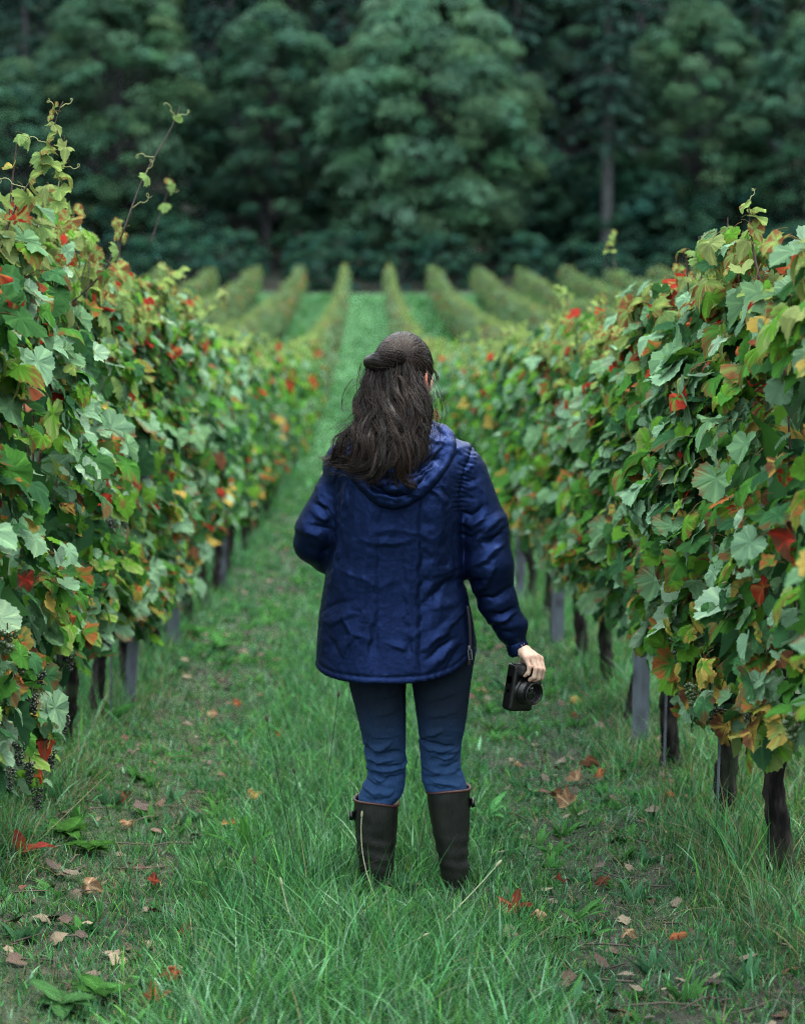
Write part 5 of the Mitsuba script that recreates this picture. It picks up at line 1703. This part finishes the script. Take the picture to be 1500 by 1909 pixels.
# ------------------------------------------------------------------ fallen leaves
FL = {'red': [(0.22, 0.045, 0.03), (0.10, 0.03, 0.02)], 'brown': [(0.13, 0.06, 0.035), (0.06, 0.03, 0.02)], 'tan': [(0.34, 0.24, 0.15), (0.17, 0.10, 0.06)], 'yellow': [(0.42, 0.32, 0.10), (0.20, 0.12, 0.05)], 'orange': [(0.33, 0.12, 0.05), (0.12, 0.05, 0.03)]}
FALLEN = [(968, 1704, 0.115, 'red', 'big curled red brown leaf in the grass right of the boots'), (1000, 1716, 0.07, 'tan', 'pale curled leaf touching the big red brown leaf'), (335, 1853, 0.08, 'red', 'crumpled red leaf at the lower left in the short grass'),
          (285, 1888, 0.075, 'orange', 'orange brown leaf at the bottom edge below the crumpled red leaf'), (1166, 1753, 0.05, 'tan', 'small pale leaf on the bare track at the lower right'), (1266, 1779, 0.055, 'orange', 'orange leaf on the bare track at the lower right'),
          (1088, 1436, 0.09, 'brown', 'dark curled leaf, topmost of the leaf pile on the right track'), (1120, 1460, 0.07, 'orange', 'bright rusty leaf of the leaf pile on the right track'), (1078, 1470, 0.085, 'tan', 'pale leaf in the middle of the leaf pile on the right track'),
          (1044, 1490, 0.06, 'brown', 'brown leaf at the left of the leaf pile on the right track'), (1066, 1512, 0.085, 'tan', 'flat tan leaf, lowest of the leaf pile on the right track'), (160, 1670, 0.075, 'tan', 'light tan leaf on the left track below the dock plant'),
          (236, 1548, 0.06, 'tan', 'flat tan leaf at the end of the dry stem on the left'), (238, 1506, 0.06, 'brown', 'dark brown curled leaf on the left track'), (470, 1497, 0.06, 'yellow', 'yellowish leaf in the grass left of the left boot'), (430, 1545, 0.05, 'yellow', 'small yellow leaf in the grass below the yellowish leaf'),
          (1046, 1645, 0.04, 'red', 'small red leaf on the right track above the big leaf'), (1243, 1530, 0.05, 'orange', 'small orange leaf near the right trunks'), (1330, 1578, 0.05, 'tan', 'tan leaf lying between two trunks of the right row'), (340, 1760, 0.06, 'brown', 'nearly black leaf on the bare left track'),
          (1080, 1335, 0.07, 'yellow', 'yellow leaf in the grass beyond the camera, right track'), (898, 1290, 0.07, 'tan', 'pale leaf in the grass left of the camera'), (286, 1655, 0.045, 'red', 'small dark red leaf in the left track grass'), (1068, 1365, 0.06, 'brown', 'brown leaf on the right track above the leaf pile'),
          (395, 1330, 0.07, 'tan', 'tan leaf in the weeds below the left posts'), (440, 1310, 0.06, 'orange', 'orange leaf in the weeds left of the jacket hem'), (1155, 1405, 0.05, 'red', 'small red leaf by the base of the wide pale post'), (960, 1420, 0.05, 'tan', 'tan leaf in the grass right of the knees'),
          (1130, 1650, 0.05, 'brown', 'brown leaf on the twiggy ground at the right'), (520, 1385, 0.05, 'orange', 'orange leaf in the grass left of the knees')]
for i, (px, py, size, kind, label) in enumerate(FALLEN):
    g = rng_of(58, i)
    p = ground_at(px, py)
    p[2] = float(ground_z(p[0], p[1])) + 0.035
    nz = unit(np.r_[g.normal(0, 0.35), -0.35 + g.normal(0, 0.3), 1.0])
    t = unit(np.r_[g.normal(0, 1, 2), 0])
    t = unit(t - nz * (t @ nz))
    k = thing('fallen_leaf', label, 'leaf', 'fallen leaves in the grass')
    m = leaf_mesh(900 + i, FL[kind][0], FL[kind][1], curl=3.4)
    v, f = m.mesh()
    mm = frame(p, np.cross(t, nz), t, nz, size * 0.74)
    v = v @ mm[:3, :3].T + mm[:3, 3]
    v[:, 2] = np.maximum(v[:, 2], p[2] - 0.02)
    scene[k] = mikit.ply((v, f), 'mat_leaf', smooth=True, color=np.vstack(m.c))

g = rng_of(59)
n = 700
y = 4 + 22 * g.uniform(0, 1, n) ** 1.6
x = np.where(g.uniform(0, 1, n) < 0.5, -1, 1) * np.clip(g.normal(0.85, 0.28, n), 0.1, 1.6)
z = ground_z(x, y) + g.uniform(0.005, 0.03, n)
nz = unit(np.c_[g.normal(0, 0.4, (n, 2)), np.ones(n)])
t = np.c_[g.normal(0, 1, (n, 2)), np.zeros(n)]
t = unit(t - nz * (t * nz).sum(1, keepdims=True))
M = np.tile(np.eye(4), (n, 1, 1))
sz = g.uniform(0.014, 0.05, n)[:, None]
M[:, :3, 0], M[:, :3, 1], M[:, :3, 2], M[:, :3, 3] = np.cross(t, nz) * sz, t * sz, nz * sz, np.c_[x, y, z]
mb = MB()
pal = np.array([[0.12, 0.07, 0.045], [0.20, 0.15, 0.10], [0.07, 0.045, 0.03], [0.16, 0.05, 0.03], [0.25, 0.20, 0.13]])
low_leaves(mb, M, pal[g.integers(0, 5, n)] * g.uniform(0.3, 0.75, (n, 1)), g)
for q in range(260):                                     # twigs
    yy = 4.2 + 14 * g.uniform() ** 1.5
    xx = g.choice([-1, 1]) * g.normal(0.9, 0.25)
    a = g.uniform(0, 3.14)
    L = g.uniform(0.04, 0.22)
    e = np.array([np.cos(a), np.sin(a), g.normal(0, 0.1)]) * L / 2
    c = np.array([xx, yy, float(ground_z(xx, yy)) + 0.015])
    mb.add(*tube(np.array([c - e, c + g.normal(0, 0.008, 3), c + e]), [0.0025, 0.003, 0.0015], 4), np.array([0.045, 0.034, 0.026]) * g.uniform(0.5, 1.6))
scene['leaf_litter'] = mb.ply('mat_plain')
labels['leaf_litter'] = {'label': 'small dead leaf scraps and twigs strewn along both tracks', 'category': 'leaf litter', 'kind': 'stuff'}


# ------------------------------------------------------------------ single weeds
def oval_leaf(L, W, bend, col, rim=None, seed=0, wave=0.1):
    """A long oval leaf along +y, arching down."""
    g = rng_of(seed, 62)
    n, m = 11, 7
    t, u = np.meshgrid(np.linspace(0, 1, n), np.linspace(-1, 1, m), indexing='ij')
    w = W * np.clip(np.sin(np.pi * np.clip(t * 0.93 + 0.05, 0, 1)), 0.04, 1) ** 0.8 * np.where(t < 0.12, 0.35, 1)
    a = bend * t
    y, z = L * np.sin(a) / max(bend, 1e-3), -L * (1 - np.cos(a)) / max(bend, 1e-3)
    z = z + W * (0.35 * np.abs(u) + wave * np.sin(t * 17 + u * 2 + seed) * np.abs(u))
    v = np.stack([u * w, y, z], -1).reshape(-1, 3)
    i, j = np.meshgrid(np.arange(n - 1), np.arange(m - 1), indexing='ij')
    q = (i * m + j).ravel()
    f = np.vstack([np.stack([q, q + 1, q + m + 1], 1), np.stack([q, q + m + 1, q + m], 1)])
    C = np.asarray(col) * (1 + 0.35 * (np.abs(u.ravel()[:, None]) < 0.1)) * g.uniform(0.85, 1.15, (n * m, 1))
    if rim is not None:
        e = np.clip(meshkit.fbm(np.c_[u.ravel() * 2, t.ravel() * 3, 0 * t.ravel() + seed], 2, 4)[:, None] * 2 - 0.6, 0, 1)
        C = C * (1 - e) + np.asarray(rim) * e
    return v, f, C


def rosette(px, py, n, L, W, col, rim, label, seed, up=0.6, cat='weed'):
    g = rng_of(seed, 63)
    p = ground_at(px, py)
    p[2] = float(ground_z(p[0], p[1]))
    k = thing('broadleaf_plant', label, cat)
    for i in range(n):
        az = i * 2.4 + g.normal(0, 0.3)
        el = up * g.uniform(0.5, 1.3)
        v, f, C = oval_leaf(L * g.uniform(0.7, 1.2), W * g.uniform(0.7, 1.2), g.uniform(0.5, 1.3), np.array(col) * g.uniform(0.75, 1.25), rim, seed * 40 + i)
        R = np.stack([[-np.sin(az), np.cos(az), 0], [np.cos(az) * np.cos(el), np.sin(az) * np.cos(el), np.sin(el)], [-np.cos(az) * np.sin(el), -np.sin(az) * np.sin(el), np.cos(el)]], 1)
        part(k, 'leaf', MB().add(v @ R.T + p + [0, 0, 0.01], f, C).ply('mat_leaf'))


BG = (0.042, 0.125, 0.026)
rosette(125, 1590, 13, 0.10, 0.032, BG, None, 'bright green broad leaved plant at the foot of the left row', 1, 0.8)
rosette(165, 1605, 9, 0.09, 0.026, BG, None, 'smaller bright green plant right beside the broad leaved one', 2, 0.7)
rosette(38, 1640, 3, 0.115, 0.028, (0.19, 0.030, 0.030), (0.26, 0.07, 0.03), 'dock plant with big red leaves standing at the left edge', 3, 1.25)
rosette(115, 1890, 7, 0.10, 0.024, (0.045, 0.12, 0.04), None, 'large green broad leaved plant in the bottom left corner', 4, 0.6)
rosette(195, 1870, 5, 0.09, 0.022, (0.04, 0.12, 0.028), None, 'broad leaved plant right of the bottom left corner plant', 5, 0.7)
rosette(345, 1210, 14, 0.17, 0.05, (0.05, 0.17, 0.04), None, 'blurred lush weed at the foot of the left row posts', 6, 0.9)
rosette(415, 1215, 12, 0.15, 0.04, (0.07, 0.21, 0.06), None, 'blurred bright weed right of the left row posts', 7, 0.9)
rosette(205, 1370, 14, 0.15, 0.045, (0.05, 0.17, 0.04), None, 'leafy weed under the nearest leaning post', 8, 0.9)
rosette(560, 1640, 10, 0.055, 0.02, (0.06, 0.20, 0.05), None, 'small round leaved weed in the grass left of the left boot', 9, 0.7)
rosette(1075, 1700, 9, 0.11, 0.012, (0.05, 0.15, 0.04), None, 'narrow leaved weed right of the big fallen leaf', 10, 0.9)
rosette(905, 1540, 4, 0.14, 0.016, (0.06, 0.19, 0.06), None, 'long bent leaf weed right of the right boot', 11, 0.8)
rosette(455, 1605, 7, 0.16, 0.013, (0.05, 0.17, 0.035), None, 'upright blade leaved weed left of the left boot', 12, 1.3)


def stalk(base, top, d, r, col, head, label, bow=0.0):
    k = thing('grass_stalk', label, 'stalk', 'single stalks standing out of the grass')
    a, b = at(*base, d), at(*top, d)
    m = (a + b) / 2 + np.array([bow, 0, abs(bow) * 0.6])
    c = spline([a, m, b], 20)
    mb = MB().add(*tube(c, np.linspace(r, r * 0.6, 20), 5), col)
    scene[k] = mb.ply('mat_cane')
    if head:
        dr_ = unit(c[-1] - c[-2])
        q = np.array([c[-1] - dr_ * 0.002, c[-1] + dr_ * head * 0.3, c[-1] + dr_ * head * 0.8, c[-1] + dr_ * head])
        hd_ = MB().add(*tube(q, [r * 1.2, head * 0.22, head * 0.16, 0.001], 8), np.array(col) * 0.7 + np.array([0.03, 0.02, 0.01]))
        scene[key(f'{k}__seed_head')] = hd_.ply('mat_cane')


DK, PL = (0.020, 0.028, 0.020), (0.34, 0.36, 0.22)
stalk((556, 1640), (498, 1345), 5.5, 0.0016, DK, 0.02, 'tall dark plantain stalk left of the person, leaning left')
stalk((570, 1560), (549, 1442), 5.9, 0.0014, DK, 0.018, 'shorter dark plantain stalk between the tall stalk and the person')
stalk((612, 1440), (630, 1300), 6.4, 0.0015, DK, 0.022, 'dark plantain stalk just left of the left thigh', 0.0)
stalk((480, 1850), (474, 1610), 4.85, 0.0018, DK, 0.02, 'upright black stalk at the lower left of the tall grass')
stalk((500, 1850), (484, 1690), 4.8, 0.0016, DK, 0.0, 'black stalk crossing beside the upright black stalk')
stalk((590, 1830), (525, 1650), 4.9, 0.0022, PL, 0.02, 'pale dry stalk left of the boots, leaning left', -0.012)
stalk((800, 1745), (925, 1615), 5.1, 0.0022, PL, 0.022, 'long pale stalk slanting in front of the right boot', 0.01)
stalk((708, 1690), (674, 1522), 5.45, 0.0022, PL, 0.016, 'pale bent stalk in front of the left boot', -0.022)
stalk((560, 1870), (790, 1745), 4.75, 0.0015, PL, 0.014, 'thin pale stalk low in front of both boots', 0.02)
stalk((70, 1570), (205, 1440), 6.1, 0.0022, (0.22, 0.25, 0.12), 0.0, 'straight dry stem slanting over the left track')
stalk((925, 1860), (955, 1745), 4.75, 0.0015, DK, 0.0, 'dark thin stalk below the big red brown leaf')
stalk((1005, 1480), (1010, 1425), 6.9, 0.0015, DK, 0.02, 'small dark stalk right of the knees')
